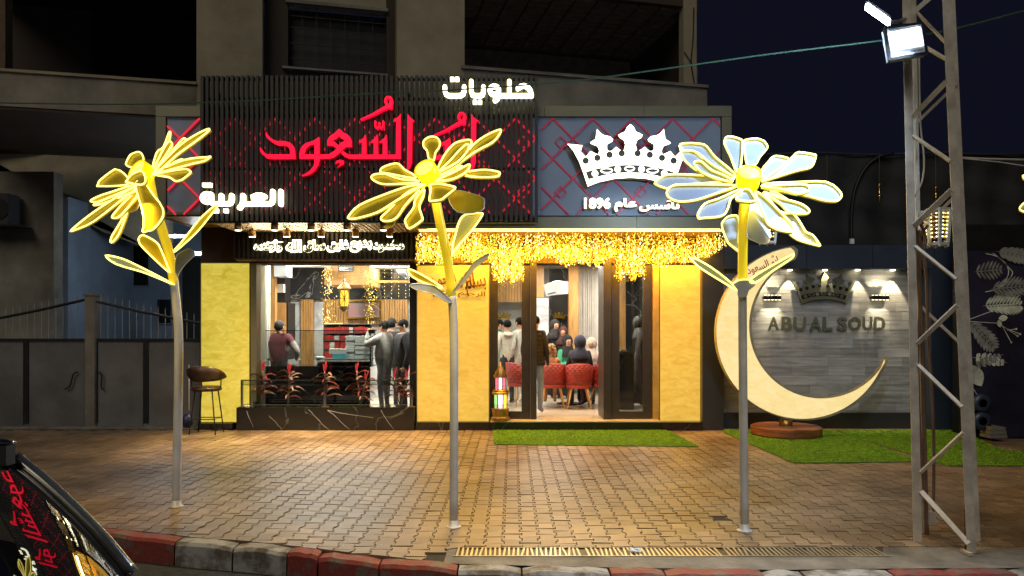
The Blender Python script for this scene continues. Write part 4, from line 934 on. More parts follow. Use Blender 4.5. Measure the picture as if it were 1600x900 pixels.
mural(leafshape((1516, 570), 62, 38, 12)); mural(leafshape((1560, 498), -8, 15, 5)); mural(leafshape((1560, 500), 75, 12, 4))
for a, b in (((1512, 502), (1560, 505)), ((1512, 500), (1550, 486)), ((1560, 505), (1590, 525)), ((1572, 513), (1594, 522)), ((1565, 507), (1580, 535)), ((1574, 516), (1588, 514)), ((1520, 606), (1530, 622)), ((1516, 612), (1525, 636))):
    q = stroke_mb([(1.0, [a, b])], (0, 0, 1), MWY - .003, 1, .001); q.build('stem_motif', M['muralw'], mw)
    MB().lathe(P(b[0], b[1], MWY - .0035), [(0, -.001), (.016, -.001), (.016, .0005), (0, .0005)], 10, (0, 1, 0)).build('bud_motif', M['muralw'], mw)
for pts in ([(1540, 396), (1560, 402), (1578, 420), (1582, 427), (1574, 440), (1556, 452), (1540, 456)], [(1552, 396), (1570, 410), (1576, 426), (1568, 442), (1556, 448)]): stroke_mb([(1.3, smooth_loop(pts, 4, False))], (0, 0, 1), MWY - .004, 1, .001).build('curl_motif', M['muralw'], mw)
# reels and blocks left at the foot of the mural
rl_ = thing('cable_reel', 'dark cable reel stood against the foot of the mural wall', 'reel', (X_(1535, 11), 11, .15))
for dz in (0, .26):
    MB().lathe((X_(1534, 11), 11, .28 + dz), [(.06, -.03), (.13, -.03), (.13, .03), (.06, .03), (.06, -.03)], 20, (0, 1, 0)).build('ring', M['slateb'], rl_, True)
pb = thing('paving_blocks', 'small stack of grey concrete slabs on the ground below the mural', 'slabs', (X_(1553, 10.95), 10.95, 0))
for k in range(3): MB().box(X_(1540, 10.95) + .01 * k, X_(1567, 10.95) - .012 * k, 10.85, 11.1, .05 + .055 * k, .1 + .055 * k).build('slab', M['conc'], pb)

# ================================================================== lattice mast with lights
tw2 = thing('lattice_mast', 'tall painted steel lattice mast standing on the kerb side of the pavement', 'mast', (X_(1478, 5.6), 5.6, 0))
def leg(px, py, Y0, qx, Y1, w_=.072, name='leg', zt_=None):
    a = P(px, py, Y0); a.z = 0; b = P(qx, -70, Y1); t_ = .006
    mb = MB(); mb.bar(a + Vector((0, 0, 0)), b, w_, t_, (0, 1, 0)); mb.bar(a + Vector((w_ / 2, w_ / 2, 0)), b + Vector((w_ / 2, w_ / 2, 0)), t_, w_, (0, 1, 0)); return mb.build(name, M['tower'], tw2)
leg(1433.5, 846, 5.75, 1415, 5.72, .062); leg(1518, 864, 5.45, 1476, 5.6, .062)
leg(1444, 840, 6.0, 1426, 5.95, .035); leg(1528, 852, 5.75, 1485, 5.9, .035)
def lx(y): return 1417 + (1437 - 1417) * y / 846 + 4, 5.74
def rx(y): return 1478 + (1519 - 1478) * y / 864 - 5, 5.6 - .15 * y / 864
for (ya, yb_, up_, w_) in ((-20, 24, 0, .035), (60, 92, 1, .02), (127, 183, 0, .035), (212, 252, 1, .022), (297, 352, 0, .04), (385, 436, 1, .02), (477, 536, 0, .03), (570, 636, 1, .024), (676, 738, 0, .022), (768, 850, 1, .035)):
    if up_: a, b = (lx(ya), ya), (rx(yb_), yb_)
    else: a, b = (rx(ya), ya), (lx(yb_), yb_)
    MB().bar(P(a[0][0], a[1], a[0][1] - .01), P(b[0][0], b[1], b[0][1] - .01), w_, .02, (0, 1, 0)).build('brace', M['tower'], tw2)
for (xa, ya, xb, yb_) in ((1433, 20, 1490, 80), (1434, 190, 1496, 130), (1436, 360, 1500, 300), (1440, 480, 1504, 540)): MB().bar(P(xa, ya, 5.95), P(xb, yb_, 5.85), .02, .015, (0, 1, 0)).build('brace', M['tower'], tw2)
MB().box(X_(1512, 5.4), X_(1518, 5.4), 5.38, 5.5, .0, .02).build('foot_plate', M['tower'], tw2); MB().tube([P(1509, 865, 5.5), P(1508, 795, 5.5)], .008, 6).build('anchor_rod', M['cable'], tw2)
mb = MB()
cb = thing('power_cables', 'bundle of brown and white power cables strapped inside the lattice mast', 'cables', P(1445, 780, 5.8))
for pts, m, r_ in (([(1430, 350), (1434, 420), (1440, 520), (1443, 640), (1446, 760), (1448, 835)], 'cable', .016), ([(1436, 360), (1438, 460), (1434, 560), (1438, 690), (1447, 800)], 'cable', .012),
                   ([(1436, 90), (1438, 190), (1444, 250), (1440, 285), (1428, 308)], 'cable_w', .007), ([(1431, 60), (1433, 150), (1432, 250)], 'cable_w', .005),
                   ([(1433, 360), (1442, 390), (1448, 440), (1450, 520), (1457, 620), (1459, 720), (1458, 815)], 'cable', .011), ([(1436, 345), (1446, 372), (1440, 400), (1430, 430)], 'cable', .012), ([(1428, 390), (1440, 366), (1450, 352)], 'cable', .01)):
    MB().tube([P(x, y, 5.82) for x, y in smooth_loop(pts, 4, False)], r_, 6).build('cable', M[m], cb, True)
for k in range(3): MB().tube([P(1440 + 5 * math.cos(a / 3) + k * 3, 336 + 6 * math.sin(a / 3) + k, 5.8 - k * .02) for a in range(19)], .006, 6, True).build('cable_coil', M['cable_w'], cb, True)
MB().box(X_(1450, 5.8), X_(1461, 5.8), 5.79, 5.84, Z_(820, 5.8), Z_(800, 5.8)).build('junction_box', M['tower'], cb)
fl = thing('floodlight', 'square white LED floodlight blazing on the lattice mast', 'floodlight', P(1414, 92, 5.5)); FLY = 5.52
q = [P(1381.5, 45, FLY + .02), P(1440, 37.5, FLY), P(1447, 84, FLY - .04), P(1389.5, 93.5, FLY - .02)]; nrm = (q[1] - q[0]).cross(q[3] - q[0]).normalized()
if nrm.y > 0: nrm = -nrm
MB().prism(q, -nrm * .05).build('housing', M['lampbody'], fl)
cq = sum(q, Vector()) / 4
def inset(s0, s1, sh=0): return [cq + (p - cq) * (s0 if i < 2 else s1) + nrm * sh for i, p in enumerate(q)]
for i in range(4): MB().bar(q[i] + nrm * .006, q[(i + 1) % 4] + nrm * .006, .022, .014, nrm).build('bezel', M['chrome'], fl)
ff = [P(1389, 51, FLY), P(1436, 43, FLY), P(1439, 74, FLY), P(1393, 79, FLY)]; ff = [p - nrm * (p - cq).dot(nrm) + nrm * .006 for p in ff]
MB().prism(ff, nrm * .004).build('led_panel', M['flood_e'], fl)
text_mesh('lettering', 'LED 50W', FLY - .05, 1424, 1442, 80.5, 3, .002, M['chrome'], fl, rot=8)
MB().tube([P(1409, 92, FLY + .04), P(1420, 98, 5.7), P(1420, 70, 5.72)], .012, 6).build('bracket', M['lampbody'], fl)
lamp('SPOT', cq + nrm * .03, 800, (.6, .77, 1), cq + nrm * 3 + Vector((-.8, .2, -2.2)), .09, 150, .8, fl)
fl2 = thing('floodlight', 'second floodlight seen edge-on as a bright blade above the square one', 'floodlight', P(1388, 36, 5.4))
a, b = P(1354, 10, 5.35), P(1389, 35, 5.55); MB().bar(a, b, .045, .02, (0, 1, 0)).build('led_panel', M['flood_e'], fl2)
MB().bar(a + Vector((.012, .02, .022)), b + Vector((.02, .03, .03)), .05, .02, (0, 1, 0)).build('housing', M['lampbody'], fl2); MB().tube([b, P(1402, 34, 5.6), P(1414, 30, 5.7)], .014, 6).build('bracket', M['lampbody'], fl2)
lamp('SPOT', (a + b) / 2 + Vector((-.05, -.02, -.04)), 230, (.58, .76, 1), (a + b) / 2 + Vector((-1.4, 2.2, -1.0)), .08, 160, .6, fl2)
# hexagonal fretwork lanterns
def hex_lantern(label, px, py0, py1, Y, wt, wb_):
    x = X_(px, Y); zt_, zb2 = Z_(py0, Y), Z_(py1, Y); H = zt_ - zb2; t = thing('fret_lantern', label, 'lantern', (x, Y, zb2), 'white fretwork lanterns'); rt, rb = wt / F * Y / 2, wb_ / F * Y / 2
    def hx(r, z): return [Vector((x + r * math.cos(rad(60 * k + 12)), Y + r * math.sin(rad(60 * k + 12)), z)) for k in range(6)]
    tq, bq = hx(rt, zt_), hx(rb, zb2 + .03)
    for k in range(6):
        a, b, c, e = tq[k], tq[(k + 1) % 6], bq[(k + 1) % 6], bq[k]
        MB().bar(a, e, .02, .02, (0, 1, 0)).build('corner_post', M['ac'], t)
        m_ = ((M['calli'], M['gold'], M['red_box'])[k % 3]); cc = (a + b + c + e) / 4; cin = Vector((x, Y, cc.z)); pan = [cc + (p - cc) * .82 for p in (a, b, c, e)]
        nn = (cc - cin).normalized() * .004
        MB().prism([p - nn * 3 for p in pan], nn).build('pane', m_ if k != 5 else M['gold'], t)
        for jj in range(5): MB().bar(a.lerp(b, .3 + .2 * (jj % 3)).lerp(e.lerp(c, .3 + .2 * (jj % 3)), .15 + .17 * jj), a.lerp(b, .7 - .2 * (jj % 3)).lerp(e.lerp(c, .7 - .2 * (jj % 3)), .2 + .17 * jj), .008, .006).build('fret', M['ac'], t)
        mb = MB()
        for jj in range(7):
            for uu in (.28, .72): mb.ell(a.lerp(b, uu).lerp(e.lerp(c, uu), .1 + .12 * jj) + nn, (.006, .006, .006), 5, 4)
        mb.build('fairy_bulbs', M['fairy3'], t, kind='stuff')
    MB().prism(hx(rt * 1.08, zt_), (0, 0, .018)).build('top_rim', M['ac'], t); MB().prism(hx(rb * 1.15, zb2 + .012), (0, 0, .02)).build('bottom_rim', M['ac'], t)
    mb = MB()
    for p in hx(rb, zb2): mb.ell(p + Vector((0, 0, .006)), (.012, .012, .012), 6, 5)
    mb.build('feet', M['ac'], t, kind='stuff'); return t
hex_lantern('white fretwork lantern with red and gold panes lashed inside the lattice mast', 1465, 330, 386, 5.9, 37, 29)
hex_lantern('white fretwork lantern peeking out behind the lower petals of the moon-side flower', 1199, 338, 382, 8.5, 34, 26)
MB().tube([P(x, y, 6 + (1600 - x) * .002) for x, y in smooth_loop([(1640, 9), (1600, 17), (1450, 53), (1200, 85), (1000, 113), (880, 128), (700, 141), (550, 148), (400, 157), (200, 163), (-40, 160)], 4, False)], .0075, 6).build('overhead_cable', M['cable_g'], smooth=True, label='green overhead cable strung across the front of the shop', cat='cable')
MB().tube([P(x, y, 11) for x, y in ((1498, 246), (1540, 248), (1620, 250))], .012, 6).build('overhead_cable', M['cable_w'], label='white overhead cable running off beyond the lattice mast', cat='cable')
MB().tube([P(x, y, 11) for x, y in ((1500, 247), (1560, 253), (1620, 262))], .008, 6).build('overhead_cable', M['cable_w'], label='thinner white cable sagging just under the other beyond the mast', cat='cable')

# ================================================================== building above and behind (its front runs at an angle)
K = .234
def U(px, py, off=0): t = (13.8168 + off) / (1 - K * (px - 800) / F); return P(px, py, t)
def uslab(mb, px0, px1, z0, z1, off, d):
    a, b = U(px0, 500, off), U(px1, 500, off); n = Vector((-K, 1, 0)).normalized() * d
    return mb.hexa([Vector((a.x, a.y, z0)), Vector((b.x, b.y, z0)), Vector((b.x, b.y, z0)) + n, Vector((a.x, a.y, z0)) + n, Vector((a.x, a.y, z1)), Vector((b.x, b.y, z1)), Vector((b.x, b.y, z1)) + n, Vector((a.x, a.y, z1)) + n])
ub = thing('apartment_building', 'unlit beige rendered building with stained balcony parapets rising behind the shop sign', 'building', (-1, 14, 5))
def us(name, m, *a, parent=None): return uslab(MB(), *a).build(name, m, parent or ub)
us('pier', M['render'], 307, 410, 4.9, 9.5, 0, .6); us('pier', M['render'], 620, 726, 4.9, 9.5, 0, .6)
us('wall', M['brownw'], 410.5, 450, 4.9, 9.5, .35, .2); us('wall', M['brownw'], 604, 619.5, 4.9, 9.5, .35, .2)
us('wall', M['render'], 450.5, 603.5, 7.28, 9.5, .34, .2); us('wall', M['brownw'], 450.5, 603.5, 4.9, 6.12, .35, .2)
wn = us('window', M['black'], 450.5, 603.5, 6.12, 7.27, .6, .1)
for a in range(1, 7): us('bar', M['iron'], 450 + a * 22, 451 + a * 22, 6.14, 7.26, .42, .015, parent=wn)
for z in (6.35, 6.62, 6.9, 7.1): us('bar', M['iron'], 451, 603, z, z + .015, .44, .015, parent=wn)
us('sill', M['render2'], 441, 606, 6.115, 6.15, .24, .35); us('lintel', M['render2'], 446, 606, 7.275, 7.33, .28, .1)
us('parapet', M['render2'], -120, 306.5, 5.11, 5.64, 0, .15); us('parapet_cap', M['render'], -120, 306.5, 5.645, 5.69, -.04, .22)
us('parapet', M['render2'], 726.5, 1105, 5.2, 6.25, 0, .15); us('parapet_cap', M['conc'], 721, 1107, 6.255, 6.31, -.05, .24)
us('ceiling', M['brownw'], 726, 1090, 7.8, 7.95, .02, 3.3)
nt_ = MB().box(-.19, .19, -.085, .085, 0, .03).mesh('ceiling_block', M['hollow']); ang = math.atan(K)
for i in range(-1, 13):
    for j in range(0, 13):
        c = U(735, 500, .25) + Vector((math.cos(ang), math.sin(ang), 0)) * (i * .42 + .1) + Vector((-math.sin(ang), math.cos(ang), 0)) * (j * .21)
        if 800 + c.x / c.y * F > 1064 or 800 + c.x / c.y * F < 728: continue
        o = link_mesh('ceiling_block', nt_, ub, (c.x + 1, c.y - 14, 7.8 - 5 - .032 + R.uniform(-.006, .004))); o.rotation_euler = (0, 0, ang)
us('back_wall', M['hollow'], 690, 1090, 5.2, 7.8, 3.2, .2)
us('corner_column', M['render'], 1068, 1088.5, 6.32, 9.5, 0, .2)
a, b = U(1078, 500, .2), U(1078, 500, .2) + Vector((-K, 1, 0)) * 3.2
MB().bar((a.x, a.y, 7.0), (b.x, b.y, 7.0), .12, 1.6).build('side_wall', M['brownw'], ub)
MB().tube([U(x, y, -.02) for x, y in smooth_loop([(1084, 12), (1083, 60), (1080, 98), (1086, 134)], 4, False)], .012, 6).build('drain_cable', M['black'], ub, True)
MB().tube([U(x, y, -.03) for x, y in ((1069, 81), (1075, 90), (1080, 98))], .01, 6).build('drain_cable', M['black'], ub)
us('ceiling', M['black'], -160, 306, 8.2, 8.3, .1, 4); us('back_wall', M['brownw'], -160, 306, 5.2, 8.2, 4, .2); us('beam', M['hollow'], -80, 8, 5.7, 8.2, .3, .3)  # dark room: its shade is put into the black and brown colours
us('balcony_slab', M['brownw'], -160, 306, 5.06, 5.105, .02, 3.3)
# ------------------------------------------------------------------ alley beside the shop
al_ = thing('alley_building', 'neighbouring rendered house at the end of the dark side alley with barred windows', 'building', (-8, 17.5, 0)); AY = 17.5
MB().box(X_(60, AY), -5.05, AY, AY + .3, 0, 5).build('wall', M['alley'], al_)
MB().prism([P(x, y, 15.6) for x, y in ((-120, 236), (246, 244), (262, 300), (262, 378), (240, 392), (160, 362), (88, 322), (0, 268), (-120, 190))], (0, .25, 0)).build('arched_beam', M['render'], al_)
MB().box(X_(-200, 14.6), X_(84, 14.6), 14.6, 14.9, 0, Z_(268, 14.6)).build('side_wall', M['render2'], al_)
MB().box(X_(84, 14.6), X_(84, 14.6) + .1, 14.9, AY, 0, 4.2).build('side_wall', M['alley'], al_)
def win(a, b, c, d_, bars, door=False):
    o = pbx('window' if not door else 'door', M['black'], al_, a, b, c, d_, AY - .02, .05)
    pbx('frame', M['ironl'], o, a - 1.5, b + 1.5, d_, d_ + 1.5, AY - .05, .05)
    for i in range(bars): x = a + (i + .5) * (b - a) / bars; pbx('bar', M['iron'], o, x - .4, x + .4, c, d_, AY - .06, .02)
    for i in range(3): y = c + (i + .5) * (d_ - c) / 3; pbx('bar', M['iron'], o, a, b, y - .4, y + .4, AY - .055, .012)
win(163, 181, 368, 430, 4); win(198, 231, 384, 446, 6); win(246, 266, 468, 505, 4); pbx('doorway', M['black'], al_, 285, 313, 402, 530, AY - .3, .3)
MB().tube([(X_(156, AY), AY - .08, 0), (X_(156, AY), AY - .08, 4.6)], .05, 8).build('drain_pipe', M['alley'], al_, True)
pbx('lower_wall', M['iwall'], al_, 152, 245, 462, 505, 16.6, .1) if False else None
for i, (a, b, y, Y, lb) in enumerate(((262, 292, 369.5, 14.5, 'white fluorescent tube glowing under the alley ceiling, further from the shop'), (304, 318, 396.5, 14.5, 'short white fluorescent tube glowing at the shop wall in the alley'))):
    t = thing('tube_light', lb, 'tube light', P((a + b) / 2, y, Y)); MB().tube([P(a, y, Y), P(b, y, Y)], .02, 8).build('tube', M['tube_e'], t); pbx('fitting', M['ac'], t, a - 2, b + 2, y - 3.5, y - 1.8, Y - .02, .06)
    lamp('POINT', P((a + b) / 2, y + 4, Y), 32, (.72, .86, 1), size=.1, parent=t)
ac0 = thing('ac_unit', 'dark outdoor air-conditioning unit on the wall at the far edge of the alley', 'air conditioner', P(5, 352, 14.4))
pbx('casing', M['slate'], ac0, -40, 12, 302, 350, 14.2, .35); MB().lathe(P(-4, 326, 14.18), [(0, 0), (.2, 0), (.2, .02), (0, .02)], 20, (0, 1, 0)).build('fan_grille', M['black'], ac0); pbx('shelf_bracket', M['iron'], ac0, -40, 24, 350, 352.5, 14.1, .5)
# ------------------------------------------------------------------ the gates
GYY = 12.4; zr = Z_(531, GYY)
def gate(label, pxs, panels, stiles, top, handle, sp0, sp1):
    t = thing('metal_gate', label, 'gate', (X_(sum(pxs) / 2, GYY), GYY, .03), 'grey sheet metal gates')
    for a, b in panels: pbx('sheet_panel', M['gatep'], t, a, b, 533.5, 668, GYY, .02)
    for a, b in stiles: pbx('stile', M['iron'], t, a, b, 533.4, 661, GYY - .02, .05)
    pbx('mid_rail', M['iron'], t, pxs[0], pxs[1], 529, 533.3, GYY - .025, .06); pbx('bottom_rail', M['iron'], t, pxs[0], pxs[1], 668.2, 671.5, GYY - .01, .04)
    tp_ = [P(x, y, GYY) for x, y in top]
    MB().tube(tp_, .024, 6).build('top_rail', M['iron'], t)
    n = int((sp1 - sp0) / 11.2); me = None
    for i in range(n):
        x = sp0 + (i + .5) * 11.2; y = None
        for (xa, ya), (xb, yb_) in zip(top, top[1:]):
            if xa <= x <= xb: y = ya + (yb_ - ya) * (x - xa) / (xb - xa)
        if y is None: y = top[-1][1]
        q = P(x, y - 9, GYY); MB().tube([P(x, 530, GYY), q, q + Vector((0, 0, .05))], [.0085, .0085, .001], 6).build('spiked_bar', M['ironl'], t)
    hx_ = [P(x, y, GYY - .05) for x, y in smooth_loop(handle, 3, False)]; MB().tube(hx_, .012, 6).build('handle', M['iron'], t, True)
gate('wide grey gate leaf with rising top rail, furthest from the shop', (-80, 133), ((-80, 36), (44.5, 132)), ((36.5, 44),), [(-80, 512), (0, 497), (60, 485), (135, 468)], [(122, 581), (115, 584), (112, 594), (109, 604), (101, 608)], -75, 134)
gate('grey gate leaf with falling top rail between the gate post and the shop', (151, 312), ((152, 223.5), (232, 312)), ((224, 231.5), (151, 152)), [(151, 471), (190, 480), (225, 488), (240, 490.5), (270, 497), (312, 505)], [(152, 581), (158, 584), (159, 594), (158, 604), (161, 609)], 152, 312)
gp = thing('gate_post', 'rough grey post between the two metal gate leaves', 'post', (X_(142, GYY), GYY + .05, 0)); MB().box(X_(134.5, GYY), X_(149.5, GYY), GYY - .04, GYY + .2, 0, Z_(462, GYY)).build('shaft', M['conc'], gp); MB().box(X_(133, GYY), X_(151, GYY), GYY - .06, GYY + .22, Z_(462, GYY) + .001, Z_(459, GYY)).build('cap', M['conc'], gp)
MB().box(X_(-90, GYY), X_(312, GYY), GYY - .1, GYY + .3, -.01, .03).build('gate_kerb', M['cement'], kind='structure')
# ------------------------------------------------------------------ bar stool
sx, sy = X_(323, 11.75), 11.75; st = thing('bar_stool', 'brown leather bar stool with curved back standing against the lit pillar', 'stool', (sx, sy, 0))
mb = MB(); n = 20; vs = []
for i in range(n + 1):
    a = rad(-98 + 196 * i / n) ; c_ = abs(i / n - .5) * 2; top_ = 1.04 - .17 * c_ ** 2.2; bot = .80 + .03 * c_
    for rr_, zz in ((.24, bot), (.285, (bot + top_) / 2), (.30, top_), (.275, top_ + .008), (.255, (bot + top_) / 2), (.215, bot)): vs.append((sx + rr_ * math.sin(a), sy - rr_ * math.cos(a) * .85, zz))
mb.add(vs, [(6 * i + k, 6 * i + 6 + k, 6 * i + 6 + (k + 1) % 6, 6 * i + (k + 1) % 6) for i in range(n) for k in range(6)] + [tuple(range(6)), tuple(range(6 * n + 5, 6 * n - 1, -1))]); mb.build('backrest', M['leather'], st, True)
MB().lathe((sx, sy, .655), [(0, 0), (.2, 0), (.225, .02), (.225, .045), (.19, .075), (0, .08)], 28).build('seat', M['leather'], st, True)
for sx_, sy_ in ((-1, -1), (1, -1), (-1, 1), (1, 1)): MB().tube([(sx + sx_ * .13, sy + sy_ * .12, .66), (sx + sx_ * .2, sy + sy_ * .17, 0)], [.011, .009], 8).build('leg', M['black'], st, True)
q = [(sx + a * .165, sy + b * .145, .23) for a, b in ((-1, -1), (1, -1), (1, 1), (-1, 1))]; MB().tube(q, .008, 6, True).build('footrest', M['black'], st)
for s_ in (-1, 1): MB().tube([(sx + s_ * .23, sy - .02, .85), (sx + s_ * .225, sy - .02, .73), (sx + s_ * .17, sy - .02, .66)], .01, 6).build('arm_bracket', M['black'], st)
MB().tube([(sx, sy - .2, .8), (sx, sy - .16, .67)], .01, 6).build('arm_bracket', M['black'], st)
MB().tube([P(295.5, 642, 12.2), P(295.3, 570, 12.3)], .008, 6).build('stick', M['ac'], smooth=True, label='thin pale stick leaning in the corner behind the bar stool', cat='stick')
mb = MB(); mb.ell(P(293, 657, 12.1), (.09, .08, .12), 10, 8); mb.v = [(x + R.uniform(-.012, .012), y + R.uniform(-.012, .012), z) for x, y, z in mb.v]; mb.build('plastic_bag', mat('blue_plastic', (.02, .03, .12), .4), smooth=True, label='crumpled dark blue bag on the ground behind the bar stool', cat='bag')
# ------------------------------------------------------------------ planter with rail
pl = thing('planter', 'low black marble planter with white veins below the shop window', 'planter', (X_(508, 12.1), 12.28, 0)); pz = Z_(636.5, 12.1)
X0, X1 = X_(370, 12.1), X_(647, 12.1)
MB().box(X0, X1, 12.08, 12.11, 0, pz).build('front_slab', M['bmarble'], pl); MB().box(X0, X0 + .03, 12.111, 12.46, 0, pz).build('side_slab', M['bmarble'], pl); MB().box(X1 - .03, X1, 12.111, 12.46, 0, pz).build('side_slab', M['bmarble'], pl)
MB().box(X0 + .031, X1 - .031, 12.111, 12.46, 0, pz - .03).build('soil', M['moss'], pl)
for pts in ([(385.5, 642), (390, 655), (396, 668)], [(482, 640), (492, 650), (503, 662), (514, 671)], [(512, 641), (530, 645), (556, 649), (583, 652.5)], [(512, 641), (526, 652), (535, 662), (546, 671)], [(595, 641), (604, 655), (615, 671)], [(420, 650), (431, 660), (440, 671)]):
    stroke_mb([((.6, .25), [(x + R.uniform(-.6, .6), y) for x, y in smooth_loop(pts, 3, False)])], (0, 0, 1), 12.079, 1, .0008).build('marble_vein', M['wmarble'], pl)
mb = MB()
for k in range(500):
    x = R.uniform(X0 + .05, X1 - .05); y = R.uniform(12.12, 12.4); mb.add([(x, y, pz - .03), (x + .012, y, pz - .03), (x + R.uniform(-.03, .03), y, pz - .03 + R.uniform(.01, .045))], [(0, 1, 2)])
mb.build('ground_cover', M['moss'], pl, kind='stuff')
rl2 = thing('planter_rail', 'chrome and dark glass rail standing on the planter edge', 'rail', (X_(510, 12.15), 12.15, pz))
RYY = 12.14
pbx('top_rail', M['chrome'], rl2, 376, 645, 593.2, 595, RYY, .05); pbx('glass_band', M['glassr'], rl2, 377, 644, 595.1, 601, RYY + .02, .008); pbx('lower_band_edge', M['chrome'], rl2, 377, 644, 601.1, 602, RYY + .01, .03); pbx('bottom_rail', M['chrome'], rl2, 380, 644, 632, 633, RYY + .01, .02)
for a, b in ((376, 379.5), (505.5, 509.5), (641.5, 645)): pbx('rail_post', M['chrome'], rl2, a, b, 595.2, 636, RYY + .002, .045); pbx('post_foot', M['brass'], rl2, a - 3, b + 3, 635.2, 636.4, RYY - .02, .09)
def leaf_blade(base, az, el, L, droop, w_, m, parent, side):
    pts = []; p = Vector(base); d = Vector((math.cos(az) * math.cos(el), math.sin(az) * math.cos(el), math.sin(el))); n = 7
    for i in range(n + 1): pts.append(p.copy()); p = p + d * (L / n); d = (d + Vector((0, 0, -droop / n))).normalized()
    sd = Vector((-math.sin(az), math.cos(az), 0)); sd = (sd + Vector((0, 0, .5))).normalized() if side else sd
    mb = MB(); vs = []
    for i, q in enumerate(pts):
        wd = w_ * math.sin(math.pi * min(1, (i + .6) / (n + .6))) ** .7 + .001; vs += [q - sd * wd + Vector((0, 0, .006)), q, q + sd * wd + Vector((0, 0, .006))]
    mb.add(vs, [(3 * i + k, 3 * i + 1 + k, 3 * i + 4 + k, 3 * i + 3 + k) for i in range(n) for k in (0, 1)]); return mb.build('leaf', m, parent, True)
plb = ['at the outer end of the planter', 'second from the outer end of the planter', 'beside the middle rail post', 'forked, in the right half of the planter', 'at the door-side end of the planter']
for i, (px, tops) in enumerate(((408, [(411, 575)]), (450, [(452, 578)]), (509, [(507, 577)]), (563, [(557, 577), (573, 590)]), (626, [(616, 588), (636, 586)]))):
    Yp = 12.3; root = Vector((X_(px, Yp), Yp, pz - .03)); t = thing('ti_plant', 'dark red leafed potted plant with pink tips ' + plb[i], 'plant', root, 'red leafed plants in the planter')
    for k, (tx, ty) in enumerate(tops):
        tip = P(tx, ty, Yp); mid = root.lerp(tip, .5) + Vector((R.uniform(-.02, .02), 0, 0)); MB().tube([root, mid, tip], [.013, .01, .006], 7).build('stem', M['leafg'], t, True)
        nl = 26 if len(tops) == 1 else 17
        for j in range(nl):
            f_ = .25 + .75 * (j + .5) / nl; b = root.lerp(mid, f_ * 2) if f_ < .5 else mid.lerp(tip, f_ * 2 - 1); az = j * 2.4 + R.uniform(-.3, .3); up_ = f_ > .86
            leaf_blade(b, az, rad(75 if up_ else R.uniform(20, 60)), R.uniform(.13, .17) if up_ else R.uniform(.2, .31), .3 if up_ else R.uniform(1.2, 2.2), .02, M['leafp'] if up_ else (M['leafr'] if R.random() < .6 else M['leafg']), t, True)
cup = MB().lathe(P(398.5, 636.4, 12.2), [(0, 0), (.026, 0), (.036, .09), (.032, .09), (.024, .006), (0, .006)], 16).build('plastic_cup', M['glassr'], smooth=True, label='clear plastic cup left on the planter edge near the outer plant', cat='cup')
MB().ell(P(386, 634.5, 12.16), (.055, .04, .012), 12, 6).build('bread_crust', M['curtain'], smooth=True, label='pale scrap of bread left on the planter corner', cat='food scrap')
# ------------------------------------------------------------------ floor lantern by the door
lnx, lny = X_(782, 12.15), 12.15; ln = thing('floor_lantern', 'two-tier arabesque floor lantern with glowing coloured panes by the door', 'lantern', (lnx, lny, .15)); z0 = .15
def lz(y): return Z_(y, lny)
MB().lathe((lnx, lny, 0), [(0, .152), (.15, .152), (.15, .2), (.12, .22), (.135, lz(640)), (.15, lz(638)), (0, lz(637.5))], 16).build('base', M['brass'], ln)
for ya, yb_, r_ in ((616, 637, .11), (590, 608, .09)):
    for k in range(8):
        a = rad(45 * k + 22.5); b_ = rad(45 * k + 67.5)
        pa, pb_ = Vector((lnx + r_ * math.cos(a), lny + r_ * math.sin(a), 0)), Vector((lnx + r_ * math.cos(b_), lny + r_ * math.sin(b_), 0))
        for key, c_ in (('lp_pink', (1, .55, .7)), ('lp_yel', (1, .75, .1)), ('lp_grn', (.25, .6, .2)), ('lp_red', (.9, .15, .2))):
            if key not in M: M[key] = emit(key, c_, 1.0 if key != 'lp_pink' else 1.5)
        m_ = M[('lp_yel', 'lp_grn', 'lp_red', 'lp_grn', 'lp_grn', 'lp_pink', 'lp_yel', 'lp_red')[k]] if r_ > .1 else M[('lp_red', 'lp_grn', 'lp_red', 'lp_red', 'lp_red', 'lp_pink', 'lp_red', 'lp_red')[k]]
        za_, zb2 = lz(yb_), lz(ya)
        MB().prism([pa + Vector((0, 0, za_)), pb_ + Vector((0, 0, za_)), pb_ + Vector((0, 0, zb2)), pa + Vector((0, 0, zb2))], Vector((lnx - (pa.x + pb_.x) / 2, lny - (pa.y + pb_.y) / 2, 0)).normalized() * .004).build('pane', m_, ln)
        MB().tube([pa + Vector((0, 0, za_)), pa + Vector((0, 0, zb2))], .008, 6).build('rib', M['black'], ln)
        c_ = (pa + pb_) / 2; u_ = (pb_ - pa).normalized()
        for s_ in (-.02, .02): MB().tube([c_ + u_ * s_ + Vector((0, 0, za_ + .03 + .03 * math.sin(q_))) + u_ * .012 * math.cos(q_) for q_ in [x * .8 for x in range(8)]], .0025, 4).build('fret', M['black'], ln)
MB().lathe((lnx, lny, 0), [(0, lz(616)), (.125, lz(616)), (.14, lz(613)), (.12, lz(611)), (.13, lz(610)), (.1, lz(608)), (0, lz(608))], 16).build('collar', M['brass'], ln)
MB().lathe((lnx, lny, 0), [(0, lz(590)), (.1, lz(590)), (.115, lz(587)), (.085, lz(583)), (.09, lz(581)), (.05, lz(577)), (.05, lz(575)), (.02, lz(571)), (.012, lz(566)), (0, lz(565))], 16).build('dome', M['brass'], ln, True)
lamp('POINT', (lnx, lny - .2, .6), .8, (1, .7, .5), size=.06, parent=ln)

